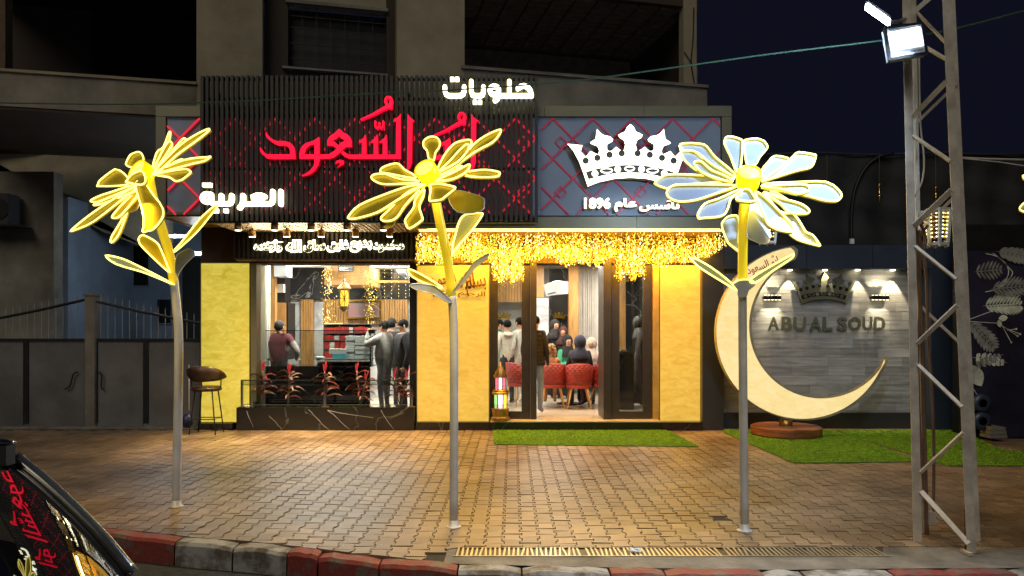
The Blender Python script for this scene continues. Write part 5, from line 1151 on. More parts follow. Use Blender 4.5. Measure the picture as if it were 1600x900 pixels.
# ================================================================== doors
def door(name, label_, outer, gl, yt=410, yb_=655):
    t = thing(name, None, None); t.parent = shop; t.location = Vector((X_((outer[0] + outer[1]) / 2, 12.35), 12.35, .15)) - shop.location
    pbx('stile', M['dark_metal'], t, outer[0], gl[0], yt, yb_, 12.34, .07); pbx('stile', M['dark_metal'], t, gl[1], outer[1], yt, yb_, 12.34, .07)
    pbx('bottom_rail', M['dark_metal'], t, gl[0] + .1, gl[1] - .1, 643, yb_, 12.342, .066); pbx('top_rail', M['dark_metal'], t, gl[0] + .1, gl[1] - .1, yt - 8, yt, 12.342, .066)
    pbx('pane', M['glass'], t, gl[0], gl[1], yt, 643, 12.37, .008); return t
door('side_light', '', (765.5, 828.5), (778, 815)); door('side_light', '', (955.5, 1020), (968, 1005))
for a, b in ((829, 838.5), (943, 955)): pbx('door_leaf_edge', M['dark_metal'], shop, a, b, 405, 655, 12.28, .75)
pbx('door_header', M['dark_metal'], shop, 765.5, 1020, 396, 402, 12.36, .1)

# ================================================================== fairy light curtain
fc = thing('fairy_light_curtain', 'dense curtain of golden fairy lights hanging under the fascia over the shop door', 'fairy lights', (X_(895, 11.8), 11.8, 2.7))
def lowedge(x):
    b = 409 + 5 * math.sin(x * .05) + 4 * math.sin(x * .13)
    if 770 < x < 818: b = 438 + 4 * math.sin(x * .3)
    if 962 < x < 1008: b = 433 + 4 * math.sin(x * .3)
    if x > 1085: b = min(b, 414 - (x - 1085) * .62)
    if x < 690: b -= 2
    return b
sets = [MB(), MB(), MB()]
def bulb(mb, c, r):
    a = [Vector((r, 0, 0)), Vector((-r, 0, 0)), Vector((0, r, 0)), Vector((0, -r, 0)), Vector((0, 0, r * 1.5)), Vector((0, 0, -r * 1.5))]; mb.add([c + q for q in a], [(0, 2, 4), (2, 1, 4), (1, 3, 4), (3, 0, 4), (2, 0, 5), (1, 2, 5), (3, 1, 5), (0, 3, 5)])
wires = MB()
for k in range(760):
    px = R.uniform(651, 1140); Y = R.uniform(11.35, 12.05); xb = X_(px, Y); lo_ = lowedge(px) + R.uniform(-4, 4); z_lo = Z_(lo_, Y); z_hi = fz0
    wires.tube([(xb, Y, z_hi), (xb + R.uniform(-.02, .02), Y, z_lo)], .0015, 3)
    nb_ = int((z_hi - z_lo) / .028)
    for j in range(nb_):
        z = z_hi - (z_hi - z_lo) * (j + R.random()) / nb_; f_ = (z_hi - z) / max(.01, z_hi - z_lo)
        if R.random() > .5 + f_: continue
        q = R.random(); s_ = 0 if q < .42 else 1 if q < .86 else 2
        bulb(sets[s_], Vector((xb + R.uniform(-.022, .022), Y + R.uniform(-.02, .02), z)), R.uniform(.005, .0095) * (1.15 if s_ == 2 else 1))
for nm, mb, m_ in zip(('amber_bulbs', 'yellow_bulbs', 'white_bulbs'), sets, ('fairy1', 'fairy2', 'fairy3')): mb.build(nm, M[m_], fc, kind='stuff')
wires.build('wires', M['wire'], fc, kind='stuff')
lamp('AREA', (X_(895, FY), 11.25, fz0 - .05), 130, (1, .6, .15), (X_(880, FY), 8.6, 0), (4.3, .1), parent=fc)  # added lamp carrying the LED line's warmth onto the pavement
lamp('AREA', (X_(895, 12), 12.0, 2.86), 170, (1, .45, .02), (X_(895, 12), 12.26, 2.2), (4.2, .06), parent=fc)  # added amber lamp washing the pillar tops in place of the bulbs
def garland(label, pxs, y0, y1, Y, n, wpx=9, bottom=None):
    t = thing('fairy_light_garland', label, 'fairy lights', (X_(pxs, Y), Y, Z_(y1, Y)), 'light garlands in the window'); a = [MB(), MB(), MB()]; wr = MB()
    for k in range(5): wr.tube([P(pxs + R.uniform(-wpx, wpx) * .6, y0, Y), P(pxs + R.uniform(-wpx, wpx), y1, Y + R.uniform(-.03, .03))], .0015, 3)
    for k in range(n):
        f_ = R.random(); bulb(a[R.choice((0, 1, 1, 2))], P(pxs + R.gauss(0, wpx * .45) * (1 + .4 * f_), y0 + (y1 - y0) * f_, Y + R.uniform(-.05, .05)), R.uniform(.004, .0085))
    for nm, mb, m_ in zip(('amber_bulbs', 'yellow_bulbs', 'white_bulbs'), a, ('fairy1', 'fairy2', 'fairy3')): mb.build(nm, M[m_], t, kind='stuff')
    wr.build('wires', M['wire'], t, kind='stuff')
garland('fairy light garland hanging in the window on the outer side of the hanging lantern', 512, 412, 505, 12.75, 210); garland('fairy light garland hanging in the window on the door side of the hanging lantern', 579, 412, 506, 12.75, 210)
for k, px in enumerate((601, 612, 623, 634, 640)):
    t = thing('fairy_light_string', 'single fairy light string in the window corner, %s from the garland' % ords[k], 'fairy lights', P(px, 468, 12.7), 'single light strings in the window corner'); MB().tube([P(px, 412, 12.7), P(px, 468, 12.7)], .0018, 4).build('wire', M['wire'], t); mb = MB()
    for j in range(9): bulb(mb, P(px, 416 + j * 6 + R.uniform(-2, 2), 12.7), .006)
    mb.build('bulbs', M['fairy3'], t, kind='stuff')
hl = thing('hanging_lantern', 'small gilt lantern glowing yellow, hanging in the shop window between light garlands', 'lantern', P(538, 487, 12.8)); hy = 12.8
for s_ in (-1, 1):
    for s2 in (-1, 1): MB().tube([P(538 + 7 * s_, 480, hy + .07 * s2), P(538 + 7 * s_, 450, hy + .07 * s2)], .007, 6).build('corner_post', M['brass'], hl)
MB().lathe(P(538, 487, hy), [(0, 0), (.03, 0), (.1, .07), (.1, .085), (0, .085)], 8).build('base', M['brass'], hl); MB().lathe(P(538, 450, hy), [(0, -.01), (.12, -.01), (.09, .03), (.03, .09), (.012, .1), (.02, .13), (0, .15)], 8).build('roof', M['brass'], hl)
MB().box(X_(533, hy), X_(543, hy), hy - .05, hy + .05, Z_(478, hy), Z_(454, hy)).build('glow_core', M['fairy2'], hl)
MB().tube([P(538, 440, hy), P(538, 412, hy)], .003, 5).build('chain', M['brass'], hl)
for a, b, c, d_ in ((532, 454, 544, 478), (544, 454, 532, 478), (538, 450, 538, 480), (531, 466, 545, 466)): MB().tube([P(a, b, hy - .06), P(c, d_, hy - .06)], .006, 5).build('fret_bar', M['brass'], hl)

# ================================================================== inside the shop
FZ = .14
inn = thing('shop_interior', None, None); inn.parent = shop; inn.location = Vector((-1.5, 15, FZ)) - shop.location
MB().box(-4.92, 2.85, 12.75, 19.2, -.02, FZ).build('floor', M['floor'], inn)
for i in range(12): MB().box(-4.9 + i * .65, -4.896 + i * .65, 12.8, 19, FZ, FZ + .0015).build('tile_joint', M['soffit'], inn)
MB().box(-4.92, 2.85, 12.75, 19.2, 3.02, 3.1).build('ceiling', M['ceil'], inn)
MB().box(2.86, 2.95, 12.7, 19.2, 0, 3.1).build('side_wall', M['bmarble2'], inn)
MB().box(-1.66, -1.5, 12.8, 14.2, FZ, 3.02).build('partition', M['iwall'], inn)
BYW = 16.5
def bk(name, m, a, b, c, d, Y=BYW, dep=.1, par=None): return pbx(name, m, par or inn, a, b, c, d, Y, dep)
bk('back_wall', M['wmarble'], 380, 765, 400, 640, BYW + .12)
bk('marble_band', M['bmarble2'], 432, 652, 413, 467.5, BYW + .02, .08)
for i in range(5): bk('wall_slat', M['wood'], 470 + i * 4, 473.3 + i * 4, 468, 578, BYW, .1)
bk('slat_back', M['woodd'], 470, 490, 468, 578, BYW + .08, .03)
for i in range(33): bk('wall_slat', M['wood'], 505 + i * 4, 508.2 + i * 4, 468, 506, BYW, .1)
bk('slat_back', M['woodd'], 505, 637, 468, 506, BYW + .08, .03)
bk('wood_soffit', M['wood'], 507, 577, 408, 445, 14.6, 1.2); bk('vent_slot', M['black'], 529, 552, 413, 424, 14.58, .02)
for i in range(4): bk('vent_louvre', M['steel'], 530, 551, 414.5 + i * 2.5, 415.3 + i * 2.5, 14.56, .02)
bk('ceiling_beam', M['ceil'], 580, 645, 411, 418, 13.6, .4); bk('ceiling_beam', M['ceil'], 446, 504, 409, 415.5, 13.8, .4); bk('light_shelf', M['led_e'] if False else M['jamb'], 577, 643, 438, 441.5, 14.6, .15)
bk('cabinet', M['wood'], 421, 447, 473, 562, 14.9, .5); bk('cabinet_side', M['black'], 447.2, 450, 473, 562, 14.92, .5)
bk('shelf_box', M['black'], 429, 445, 412, 472, 15.3, .4); bk('white_duct', M['ac'], 428, 447, 413, 432, 14.6, .4); bk('shelf_item', M['curtain'], 431, 443, 444, 457, 15.2, .1)
bk('wood_post', M['wood'], 421, 430, 408, 560, 14.7, .12)
for i in range(6): bk('curtain_fold', M['curtain'], 402 + i * 3.2, 404.8 + i * 3.2, 408, 560, 13.4 + .03 * (i % 2), .05)
# display counter
cn = thing('display_counter', 'black marble serving counter with a glass edge behind the shop window', 'counter', P(500, 620, 12.95))
bk('counter_front', M['bmarble'], 402, 578, 573.5, 655, 12.95, .05, cn); bk('counter_top', M['bmarble'], 402, 579, 572.2, 573.4, 12.93, .7, cn)
bk('glass_case', M['glassr'], 494, 578, 562, 572, 13.1, .01, cn); bk('case_top', M['steel'], 493, 579, 560.8, 562, 13.1, .35, cn); bk('case_base', M['black'], 496, 577, 566, 572.1, 13.2, .3, cn)
bk('glass_shield', M['glassr'], 402, 577, 517.2, 572, 13.05, .006, cn); bk('shield_rail', M['black'], 402, 577.4, 515.8, 517, 13.04, .02, cn); bk('end_panel', M['glassr'], 577.5, 578.5, 525, 573, 13.1, .3, cn)
MB().ell(P(500, 558.4, 13.2), (.09, .08, .02), 14, 6).build('plate', M['curtain'], smooth=True, label='pale round plate on the counter', cat='plate')
cx_ = thing('carton_pile', 'small cyan and cream cartons on the counter before the white stack', 'cartons', P(528, 560, 13.2)); bk('carton', M['cyan'], 519, 540, 553, 560.6, 13.2, .2, cx_); bk('carton', M['curtain'], 514, 541, 545, 552.8, 13.22, .2, cx_)
for a, b, lb in ((540, 553.5, 'tall stack of white sweet boxes on the counter, nearer the red shelves'), (554.5, 577, 'tall stack of white sweet boxes on the counter beside the man in the grey sweater')):
    t = thing('box_stack', lb, 'boxes', P((a + b) / 2, 561, 13.25), 'stacks of white boxes'); 
    for k in range(10): j = R.uniform(-.4, .4); bk('box', M['white_box'], a + j, b + j, 525 + k * 3.55, 528.2 + k * 3.55, 13.25 + R.uniform(0, .015), .28, t)
sh = thing('red_shelving', 'glass-fronted shelving packed with bright red sweet boxes behind the counter', 'shelves', P(540, 560, 15.6))
bk('back', M['black'], 505, 580, 506, 562, 15.9, .05, sh)
for y in (506, 520, 531.5, 545): bk('shelf', M['steel'], 505, 580, y, y + 1.2, 15.6, .3, sh)
for a in (505, 530, 552, 578): bk('upright', M['chrome'], a, a + 1.2, 507.3, 560, 15.58, .03, sh)
for r_, (ya, yb_) in enumerate(((510, 519.5), (523, 531), (534, 544.5), (547, 560))):
    x = 507.0
    while x < 576:
        w_ = R.uniform(5, 9); m_ = 'red_box' if R.random() < .74 else R.choice(['curtain', 'gold', 'iwall']); bk('carton', M[m_], x, min(x + w_ - .5, 577), ya + R.uniform(0, 2), yb_, 15.65, .22, sh); x += w_
bk('light_line', M['led_e'], 507, 535, 505, 505.8, 15.55, .02, sh)
pf = thing('framed_picture', 'gilt-framed reddish picture hung on the slatted wood wall behind the lantern', 'picture', P(566, 498, 16.4))
for a, b, c, d in ((541, 595, 470, 472), (541, 595, 496, 498), (541, 543, 472.1, 495.9), (593, 595, 472.1, 495.9)): bk('frame_bar', M['gold'], a, b, c, d, 16.4, .05, pf)
bk('picture', mat('faded_print', (.4, .16, .15), .6, 0, 0, 3, col2=(.3, .28, .3)), 543.1, 592.9, 472.1, 495.9, 16.43, .02, pf)
# hanging garment tag strings and back-counter equipment
eq = thing('oven', 'stainless steel kitchen hood and oven on the back wall near the dark-jacketed man', 'oven', P(620, 540, 16.2)); bk('hood', M['steel'], 597, 640, 507, 513, 16.0, .4, eq); bk('body', M['steel'], 600, 640, 518, 545, 16.1, .35, eq); bk('glass_door', M['black'], 603, 618, 522, 538, 16.08, .02, eq)
# seating zone seen through the doors
SYW = 17.8
bk('back_wall', M['iwall'], 760, 1040, 405, 640, SYW + .1)
for i in range(12): bk('wall_slat', M['wood'], 777 + i * 4.6, 780.8 + i * 4.6, 412, 472, 17.2, .1)
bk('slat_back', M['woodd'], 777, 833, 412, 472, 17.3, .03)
bk('tall_mirror', M['bmarble2'], 858, 889, 420, 596, 17.1, .05); bk('wall_strip', M['wmarble'], 838, 857, 466, 600, 16.9, .2); bk('wood_panel', M['wood'], 838, 850, 405, 465, 16.9, .2)
bk('wood_column', M['wood'], 889, 904, 405, 592, 16.6, .3)
for i in range(12): bk('curtain_fold', M['curtain'], 904.5 + i * 3.4, 907.5 + i * 3.4, 405, 597, 17 + .04 * (i % 2), .05)
bk('skirting', M['bmarble2'], 904, 955, 597, 612, 17, .1)
bk('marble_panel', M['bmarble2'], 978, 1012, 405, 600, 15.6, .1); bk('wood_column', M['wood'], 967, 977.5, 405, 552, 15.4, .25)
ct = thing('service_desk', 'black marble desk seen through the narrow glass panel beside the door', 'desk', P(990, 640, 13.8)); bk('desk_top', M['bmarble2'], 966, 992, 549, 553, 13.8, .5, ct); bk('desk_front', M['bmarble'], 967, 991, 553.2, 640, 13.85, .4, ct); bk('till', M['steel'], 970, 980, 546, 549, 14, .2, ct)
acu = thing('air_conditioner', 'white split air conditioner high inside the open doorway', 'air conditioner', P(870, 462, 15.8))
q = [(849, 445), (872, 438), (888, 441), (888, 458), (871, 459), (853, 463)]
a0, a1 = P(849, 444, 15.4), P(888, 440, 15.9); MB().hexa([P(853, 463, 15.4), P(871, 460, 15.4), P(888, 459, 15.9), P(870, 461, 15.9), P(849, 445, 15.4), P(870, 439, 15.4), P(888, 440, 15.9), P(870, 438.5, 15.9)]).build('casing', M['ac'], acu)
MB().bar(P(856, 459.5, 15.38), P(868, 456.5, 15.38), .012, .015).build('air_outlet', M['black'], acu)
for px, Yk, nm in ((787, 17.05, 'small gilt crown emblem on the pale wall behind the standing group'), (873, 17.0, 'small gilt crown emblem on the dark marble beyond the seated women')):
    t = thing('wall_emblem', nm, 'emblem', P(px, 505, Yk)); s_ = 46.0
    outline_mesh('crown', crown_loops(), Yk, .03, [M['gold']], t, (px - 697 / s_, 487 - 90 / s_ * 1.0, s_))
    for k, dx in enumerate((-8, -4, 0, 4, 8)): bk('letter_bar', M['steel'], px + dx - .6, px + dx + .6, 507 - (k % 2) * 3, 514, Yk, .02, t)
# ceiling lights; the front pair is added to brighten the window goods
for i, (x, y) in enumerate(((-3.9, 13.6), (-2.6, 13.6), (-3.9, 15.2), (-2.6, 15.2), (-.9, 14.0), (.7, 14.0), (2.0, 14.0), (-.9, 15.8), (.7, 15.8), (2.0, 15.8), (-3.7, 12.85), (-2.3, 12.85))):
    t = thing('ceiling_light', None, None); t.parent = inn; t.location = Vector((x, y, 3.0)) - wl(inn); MB().lathe((x, y, 3.0), [(0, 0), (.09, 0), (.1, .02), (0, .02)], 16).build('disc', M['ceil_e'], t)
    lamp('AREA', (x, y, 2.985), 56 if x < -1.5 else 36, (1, .95, .85) if x < -1.5 else (1, .9, .74), (x, y, 0), (.18, .18), parent=t)
del x

# chairs and table
def red_chair(loc, rz, label):
    t = thing('tub_chair', label, 'chair', (0, 0, 0), 'red quilted tub chairs in the cafe'); r = .26; n = 18; mb = MB(); vs = []
    for i in range(n + 1):
        a = rad(-112 + 224 * i / n); c_ = abs(i / n - .5) * 2; top_ = .83 - .22 * c_ ** 3
        for rr_, zz in ((r * .86, .40), (r * 1.0, .55), (r * 1.06, top_), (r * .98, top_ + .012), (r * .9, .55), (r * .76, .42)): vs.append((rr_ * math.sin(a), rr_ * math.cos(a), zz))
    mb.add(vs, [(6 * i + k, 6 * i + 6 + k, 6 * i + 6 + (k + 1) % 6, 6 * i + (k + 1) % 6) for i in range(n) for k in range(6)] + [tuple(range(6)), tuple(range(6 * n + 5, 6 * n - 1, -1))]); mb.build('shell', M['velq'], t, True)
    MB().lathe((0, 0, .38), [(0, 0), (.22, 0), (.235, .02), (.235, .06), (.2, .09), (0, .095)], 24).build('seat', M['vel'], t, True)
    for a, b in ((-1, -1), (1, -1), (-1, 1), (1, 1)): MB().tube([(a * .14, b * .14, .39), (a * .22, b * .21, 0)], [.02, .01], 8).build('leg', M['leg'], t, True)
    t.location = loc; t.rotation_euler = (0, 0, rad(rz)); return t
m = mat('quilted_red_velvet', (.3, .026, .018), .55, 0, .1, 8); nt = m.node_tree; b = nt.nodes['Principled BSDF']; tc = nt.nodes.new('ShaderNodeTexCoord'); prev = None
for ang_ in (45, -45):
    mp = nt.nodes.new('ShaderNodeMapping'); mp.inputs['Rotation'].default_value = (0, rad(ang_), 0); wv = nt.nodes.new('ShaderNodeTexWave'); wv.inputs['Scale'].default_value = 5.2; nt.links.new(tc.outputs['Object'], mp.inputs[0]); nt.links.new(mp.outputs[0], wv.inputs[0])
    if prev is None: prev = wv.outputs['Fac']
    else:
        mn = nt.nodes.new('ShaderNodeMath'); mn.operation = 'MINIMUM'; nt.links.new(prev, mn.inputs[0]); nt.links.new(wv.outputs['Fac'], mn.inputs[1]); bp = nt.nodes.new('ShaderNodeBump'); bp.inputs['Strength'].default_value = .4; bp.inputs['Distance'].default_value = .02; nt.links.new(mn.outputs[0], bp.inputs['Height']); nt.links.new(bp.outputs[0], b.inputs['Normal'])
M['velq'] = m
CYC = 14.2
def chx(px, Y=CYC): return X_(px, Y)
c0 = red_chair((chx(863), CYC, FZ), 180, 'red quilted tub chair holding the curly-haired child')
def cc(px, Y, rz, lb): c = copy_tree(c0); c.location = (X_(px, Y), Y, FZ); c.rotation_euler = (0, 0, rad(rz)); c['label'] = lb; return c
cc(904, 14.1, 180, 'red quilted tub chair holding the woman in the navy headscarf'); cc(944, 14.3, 200, 'red quilted tub chair half hidden by the door frame, door-side of the seated group'); cc(812, 14.6, 120, 'red quilted tub chair seen through the narrow glass beside the standing visitors')
tb = thing('cafe_table', 'small round cafe table in the middle of the seated women', 'table', (X_(890, 14.9), 14.95, FZ)); tx_, ty_ = X_(890, 14.9), 14.95
MB().lathe((tx_, ty_, FZ), [(0, .72), (.5, .72), (.5, .75), (0, .75)], 32).build('table_top', M['iwall'], tb); MB().lathe((tx_, ty_, FZ), [(0, 0), (.25, 0), (.25, .02), (.035, .04), (.03, .719), (0, .719)], 20).build('pedestal', M['black'], tb)

# ================================================================== people
BASE = dict(pelvis=(0, 0, .93), belly=(0, 0, 1.06), chest=(0, 0, 1.28), neck0=(0, .01, 1.43), neck=(0, 0, 1.49), head=(0, -.015, 1.58), crown=(0, -.005, 1.655),
            shL=(.15, 0, 1.385), elL=(.215, .03, 1.11), wrL=(.22, -.05, .87), haL=(.22, -.07, .82), shR=(-.15, 0, 1.385), elR=(-.215, .03, 1.11), wrR=(-.22, -.05, .87), haR=(-.22, -.07, .82),
            hiL=(.085, 0, .88), knL=(.095, -.02, .49), anL=(.095, .02, .09), toL=(.105, -.12, .035), hiR=(-.085, 0, .88), knR=(-.095, -.02, .49), anR=(-.095, .02, .09), toR=(-.105, -.12, .035))
SIT = dict(pelvis=(0, .02, .53), belly=(0, .03, .66), chest=(0, .02, .88), neck0=(0, .01, 1.03), neck=(0, -.01, 1.09), head=(0, -.03, 1.18), crown=(0, -.02, 1.255), shL=(.15, 0, .985), elL=(.2, -.08, .75), wrL=(.14, -.3, .78), haL=(.12, -.36, .79),
           shR=(-.15, 0, .985), elR=(-.2, -.08, .75), wrR=(-.14, -.3, .78), haR=(-.12, -.36, .79), hiL=(.09, -.03, .5), knL=(.11, -.42, .52), anL=(.1, -.38, .1), toL=(.11, -.5, .035), hiR=(-.09, -.03, .5), knR=(-.11, -.42, .52), anR=(-.1, -.38, .1), toR=(-.11, -.5, .035))
RAD = dict(pelvis=(.135, .105), belly=(.125, .095), chest=(.155, .105), neck0=(.075, .07), neck=(.05, .052), head=(.078, .092), crown=(.06, .075), sh=(.068, .068), el=(.044, .044), wr=(.031, .028), ha=(.036, .02), hi=(.085, .09), kn=(.056, .058), an=(.042, .045), to=(.036, .028))
EDGES = [('pelvis', 'belly'), ('belly', 'chest'), ('chest', 'neck0'), ('neck0', 'neck'), ('neck', 'head'), ('head', 'crown')] + [e for s_ in 'LR' for e in (('chest', 'sh' + s_), ('sh' + s_, 'el' + s_), ('el' + s_, 'wr' + s_), ('wr' + s_, 'ha' + s_), ('pelvis', 'hi' + s_), ('hi' + s_, 'kn' + s_), ('kn' + s_, 'an' + s_), ('an' + s_, 'to' + s_))]
def person(label, px, Y, h=1.0, yaw=0, pose=None, sit=False, top=(.1, .1, .1), sleeve=None, legs=(.05, .05, .07), shoe=(.02, .02, .02), hair='short', hijab=None, cap=None, bulk=1.0, face=False, skirt=None, z=FZ, hood=False, wide=1.0, puffer=False):
    J = dict(BASE if not sit else {**BASE, **SIT}); J.update(pose or {})
    J = {k_: ((v[0] * wide, v[1], v[2]) if k_[:2] in ('sh', 'el') else v) for k_, v in J.items()}
    t = thing('person', label, 'person', (0, 0, 0)); names = list(J); me = bpy.data.meshes.new('body'); me.from_pydata([Vector(J[n_]) * h for n_ in names], [(names.index(a), names.index(b)) for a, b in EDGES], [])
    o = bpy.data.objects.new('tmpbody', me); COL.objects.link(o); sk = o.modifiers.new('s', 'SKIN'); sb = o.modifiers.new('d', 'SUBSURF'); sb.levels = 2; sb.render_levels = 2
    lay = me.skin_vertices[0].data if me.skin_vertices else None
    for i, n_ in enumerate(names):
        r_ = RAD[n_] if n_ in RAD else RAD[n_[:2]]; k_ = h * (bulk if n_ in ('pelvis', 'belly', 'chest') or n_[:2] in ('sh', 'el') else 1)
        lay[i].radius = (r_[0] * k_, r_[1] * k_); lay[i].use_root = (n_ == 'pelvis')
    bpy.context.view_layer.update(); dg = bpy.context.evaluated_depsgraph_get(); m2 = bpy.data.meshes.new_from_object(o.evaluated_get(dg)); bpy.data.objects.remove(o)
    mats = [cloth(top), cloth(sleeve or top), cloth(legs), M['skin'], cloth(shoe, .5)]; m2.materials.clear()
    for m_ in mats: m2.materials.append(m_)
    reg = {'pelvis': 0, 'belly': 0, 'chest': 0, 'neck0': 0, 'neck': 3, 'head': 3, 'crown': 3, 'sh': 0, 'el': 1, 'wr': 1, 'ha': 3, 'hi': 2, 'kn': 2, 'an': 2, 'to': 4}
    pts = []
    for a, b in EDGES:
        A, B = Vector(J[a]) * h, Vector(J[b]) * h
        for k_ in range(5):
            f_ = k_ / 4; key = a if f_ < .5 else b; rg = reg.get(key, reg.get(key[:2])); pts.append((A.lerp(B, f_), rg))
    for p in m2.polygons:
        c = p.center; p.material_index = min(pts, key=lambda q: (q[0] - c).length_squared)[1]; p.use_smooth = True
    link_mesh('body', m2, t); H = Vector(J['head']) * h; Cn = Vector(J['crown']) * h
    # hands: palm-rooted fingers and thumb
    for s_ in 'LR':
        w0, h0 = Vector(J['wr' + s_]) * h, Vector(J['ha' + s_]) * h; d_ = (h0 - w0).normalized(); sd = d_.cross(Vector((0, 0, 1)) if abs(d_.z) < .8 else Vector((1, 0, 0))).normalized(); mb = MB()
        mb.ell(h0, (.03 * h, .03 * h, .03 * h), 8, 6)
        for k_ in range(4):
            b0 = h0 + sd * (.027 - .018 * k_) * h; L_ = (.06, .07, .066, .05)[k_] * h; cv = sd.cross(d_); mb.tube([b0, b0 + d_ * L_ * .5 + cv * .006, b0 + d_ * L_ * .85 + cv * .02], [.0085 * h, .0078 * h, .005 * h], 6)
        mb.tube([h0 + sd * .02 * h - d_ * .01, h0 + sd * .05 * h + d_ * .02 * h, h0 + sd * .052 * h + d_ * .045 * h], [.01 * h, .009 * h, .006 * h], 6); mb.build('hand', M['skin'], t, True)
    hc = H + Vector((0, .012, .035)) * h
    if hijab:
        mb = MB(); mb.ell(H + Vector((0, .056, .022)) * h, (.112 * h, .108 * h, .14 * h), 18, 12); 
        N0 = Vector(J['neck0']) * h; mb.lathe(N0 + Vector((0, .012, -.12 * h)), [(.175 * h, -.02 * h), (.185 * h, .01 * h), (.15 * h, .1 * h), (.1 * h, .17 * h), (.085 * h, .22 * h), (.05, .23 * h)], 18)
        mb.v = [(x * (1.08 if z_ < N0.z else 1), y * .82 if z_ < N0.z else y, z_) for x, y, z_ in mb.v]; mb.build('headscarf', cloth(hijab), t, True)
    elif cap:
        MB().ell(hc + Vector((0, 0, .012)), (.088 * h, .098 * h, .085 * h), 16, 10).build('cap', cloth(cap), t, True); MB().box(-.06 * h, .06 * h, hc.y - .17 * h, hc.y - .06 * h, hc.z + .0, hc.z + .012).build('cap_peak', cloth(cap), t)
        MB().ell(hc + Vector((0, .02, -.03)) * h, (.086 * h, .085 * h, .07 * h), 14, 8).build('hair', M['hair'], t, True)
    elif hair == 'curly':
        mb = MB()
        for k_ in range(60):
            a, e = R.uniform(0, 6.28), R.uniform(-1.0, 1.4); v = Vector((math.cos(a) * math.cos(e) * .09, math.sin(a) * math.cos(e) * .09 + .02, math.sin(e) * .1)); 
            if v.y < -.05 and v.z < .05: continue
            mb.ell(H + v * h * 1.1 + Vector((0, 0, .01)), (.03 * h, .03 * h, .034 * h), 7, 5)
        for k_ in range(24): a = R.uniform(-1.3, 1.3); mb.ell(H + Vector((math.sin(a) * .1, .05 * math.cos(a) + .03, -.08 - R.uniform(0, .09))) * h, (.026 * h, .026 * h, .05 * h), 7, 5)
        mb.build('hair', M['blond'], t, True)
    else: MB().ell(hc + Vector((0, .008, .008)) * h, (.086 * h, .098 * h, .09 * h), 16, 10).build('hair', M['hair'], t, True)
    if True:
        fy = H.y - .088 * h
        for s_ in (-1, 1):
            MB().ell(Vector((s_ * .03 * h, fy + .006 * h, H.z + .012 * h)), (.011 * h, .006 * h, .006 * h), 8, 5).build('eye', M['hair'], t); MB().ell(Vector((s_ * .03 * h, fy + .005 * h, H.z + .03 * h)), (.016 * h, .005 * h, .003 * h), 8, 4).build('eyebrow', M['hair'], t)
            if not hijab: MB().ell(Vector((s_ * .083 * h, H.y + .01 * h, H.z)), (.01 * h, .018 * h, .028 * h), 8, 6).build('ear', M['skin'], t)
        MB().ell(Vector((0, fy - .006 * h, H.z - .012 * h)), (.011 * h, .017 * h, .022 * h), 8, 6).build('nose', M['skin'], t); MB().ell(Vector((0, fy + .004 * h, H.z - .045 * h)), (.02 * h, .006 * h, .006 * h), 8, 5).build('mouth', cloth((.35, .1, .08)), t)
    if skirt:
        P0 = Vector(J['pelvis']) * h; MB().lathe((0, P0.y, 0), [(.2 * h, .08), (.19 * h, P0.z * .5), (.15 * h, P0.z), (.13 * h, P0.z + .12)], 18).build('skirt', cloth(skirt), t, True)
    if puffer:
        N0 = Vector(J['chest']) * h; MB().lathe((0, 0, 0), [((.17 + .018 * abs(math.sin(i * 1.05)) - .035 * max(0, (i - 20) / 6)) * h, (.84 + .0235 * i) * h) for i in range(27)], 20).build('puffer_jacket', cloth(top, .45), t, True)
    if hood: N0 = Vector(J['neck0']) * h; MB().lathe(N0 + Vector((0, .04 * h, -.035 * h)), [(.09 * h, 0), (.1 * h, .025 * h), (.075 * h, .05 * h)], 14, (0, .3, 1)).build('hood', cloth(top), t, True)
    t.location = (X_(px, Y), Y, z); t.rotation_euler = (0, 0, rad(yaw)); return t
# behind the window
person('man in a maroon top and black cap, hand on hip, his back to the window', 436, 13.5, .95, 172, dict(elL=(.3, .06, 1.14), wrL=(.19, .02, .98), haL=(.14, -.01, .97), elR=(-.3, .05, 1.12), wrR=(-.27, -.16, .98), haR=(-.26, -.22, .97)), top=(.13, .02, .035), sleeve=(.36, .3, .3), cap=(.015, .015, .015), bulk=1.35, wide=1.3)
person('man with dark hair half hidden at the window edge beyond the maroon-topped man', 407, 14.3, .92, 60, top=(.4, .4, .38), legs=(.1, .1, .12))
person('man in a grey sweater raising a phone to his face behind the window', 600, 13.15, .945, -112, dict(shR=(-.16, -.02, 1.39), elR=(-.2, -.26, 1.24), wrR=(-.1, -.26, 1.48), haR=(-.08, -.26, 1.53), elL=(.2, -.24, 1.26), wrL=(.08, -.3, 1.46), haL=(.05, -.3, 1.51)), top=(.4, .38, .35), legs=(.16, .16, .17), bulk=1.55, wide=1.15)
ph_ = person; 
MB().box(X_(576, 12.95), X_(586, 12.95), 12.93, 12.94, Z_(521, 12.95), Z_(515, 12.95)).build('phone', M['black'], label='dark phone held up by the man in the grey sweater', cat='phone')
person('person in a black jacket behind the grey-sweatered man', 612, 14.0, .98, 160, top=(.012, .012, .013), legs=(.015, .015, .018), bulk=1.15, cap=(.01, .01, .01))
person('man with short dark hair in a black jacket beside the window post, looking inward', 630, 13.2, .96, -65, top=(.03, .03, .034), legs=(.02, .02, .024), bulk=1.6, wide=1.25)
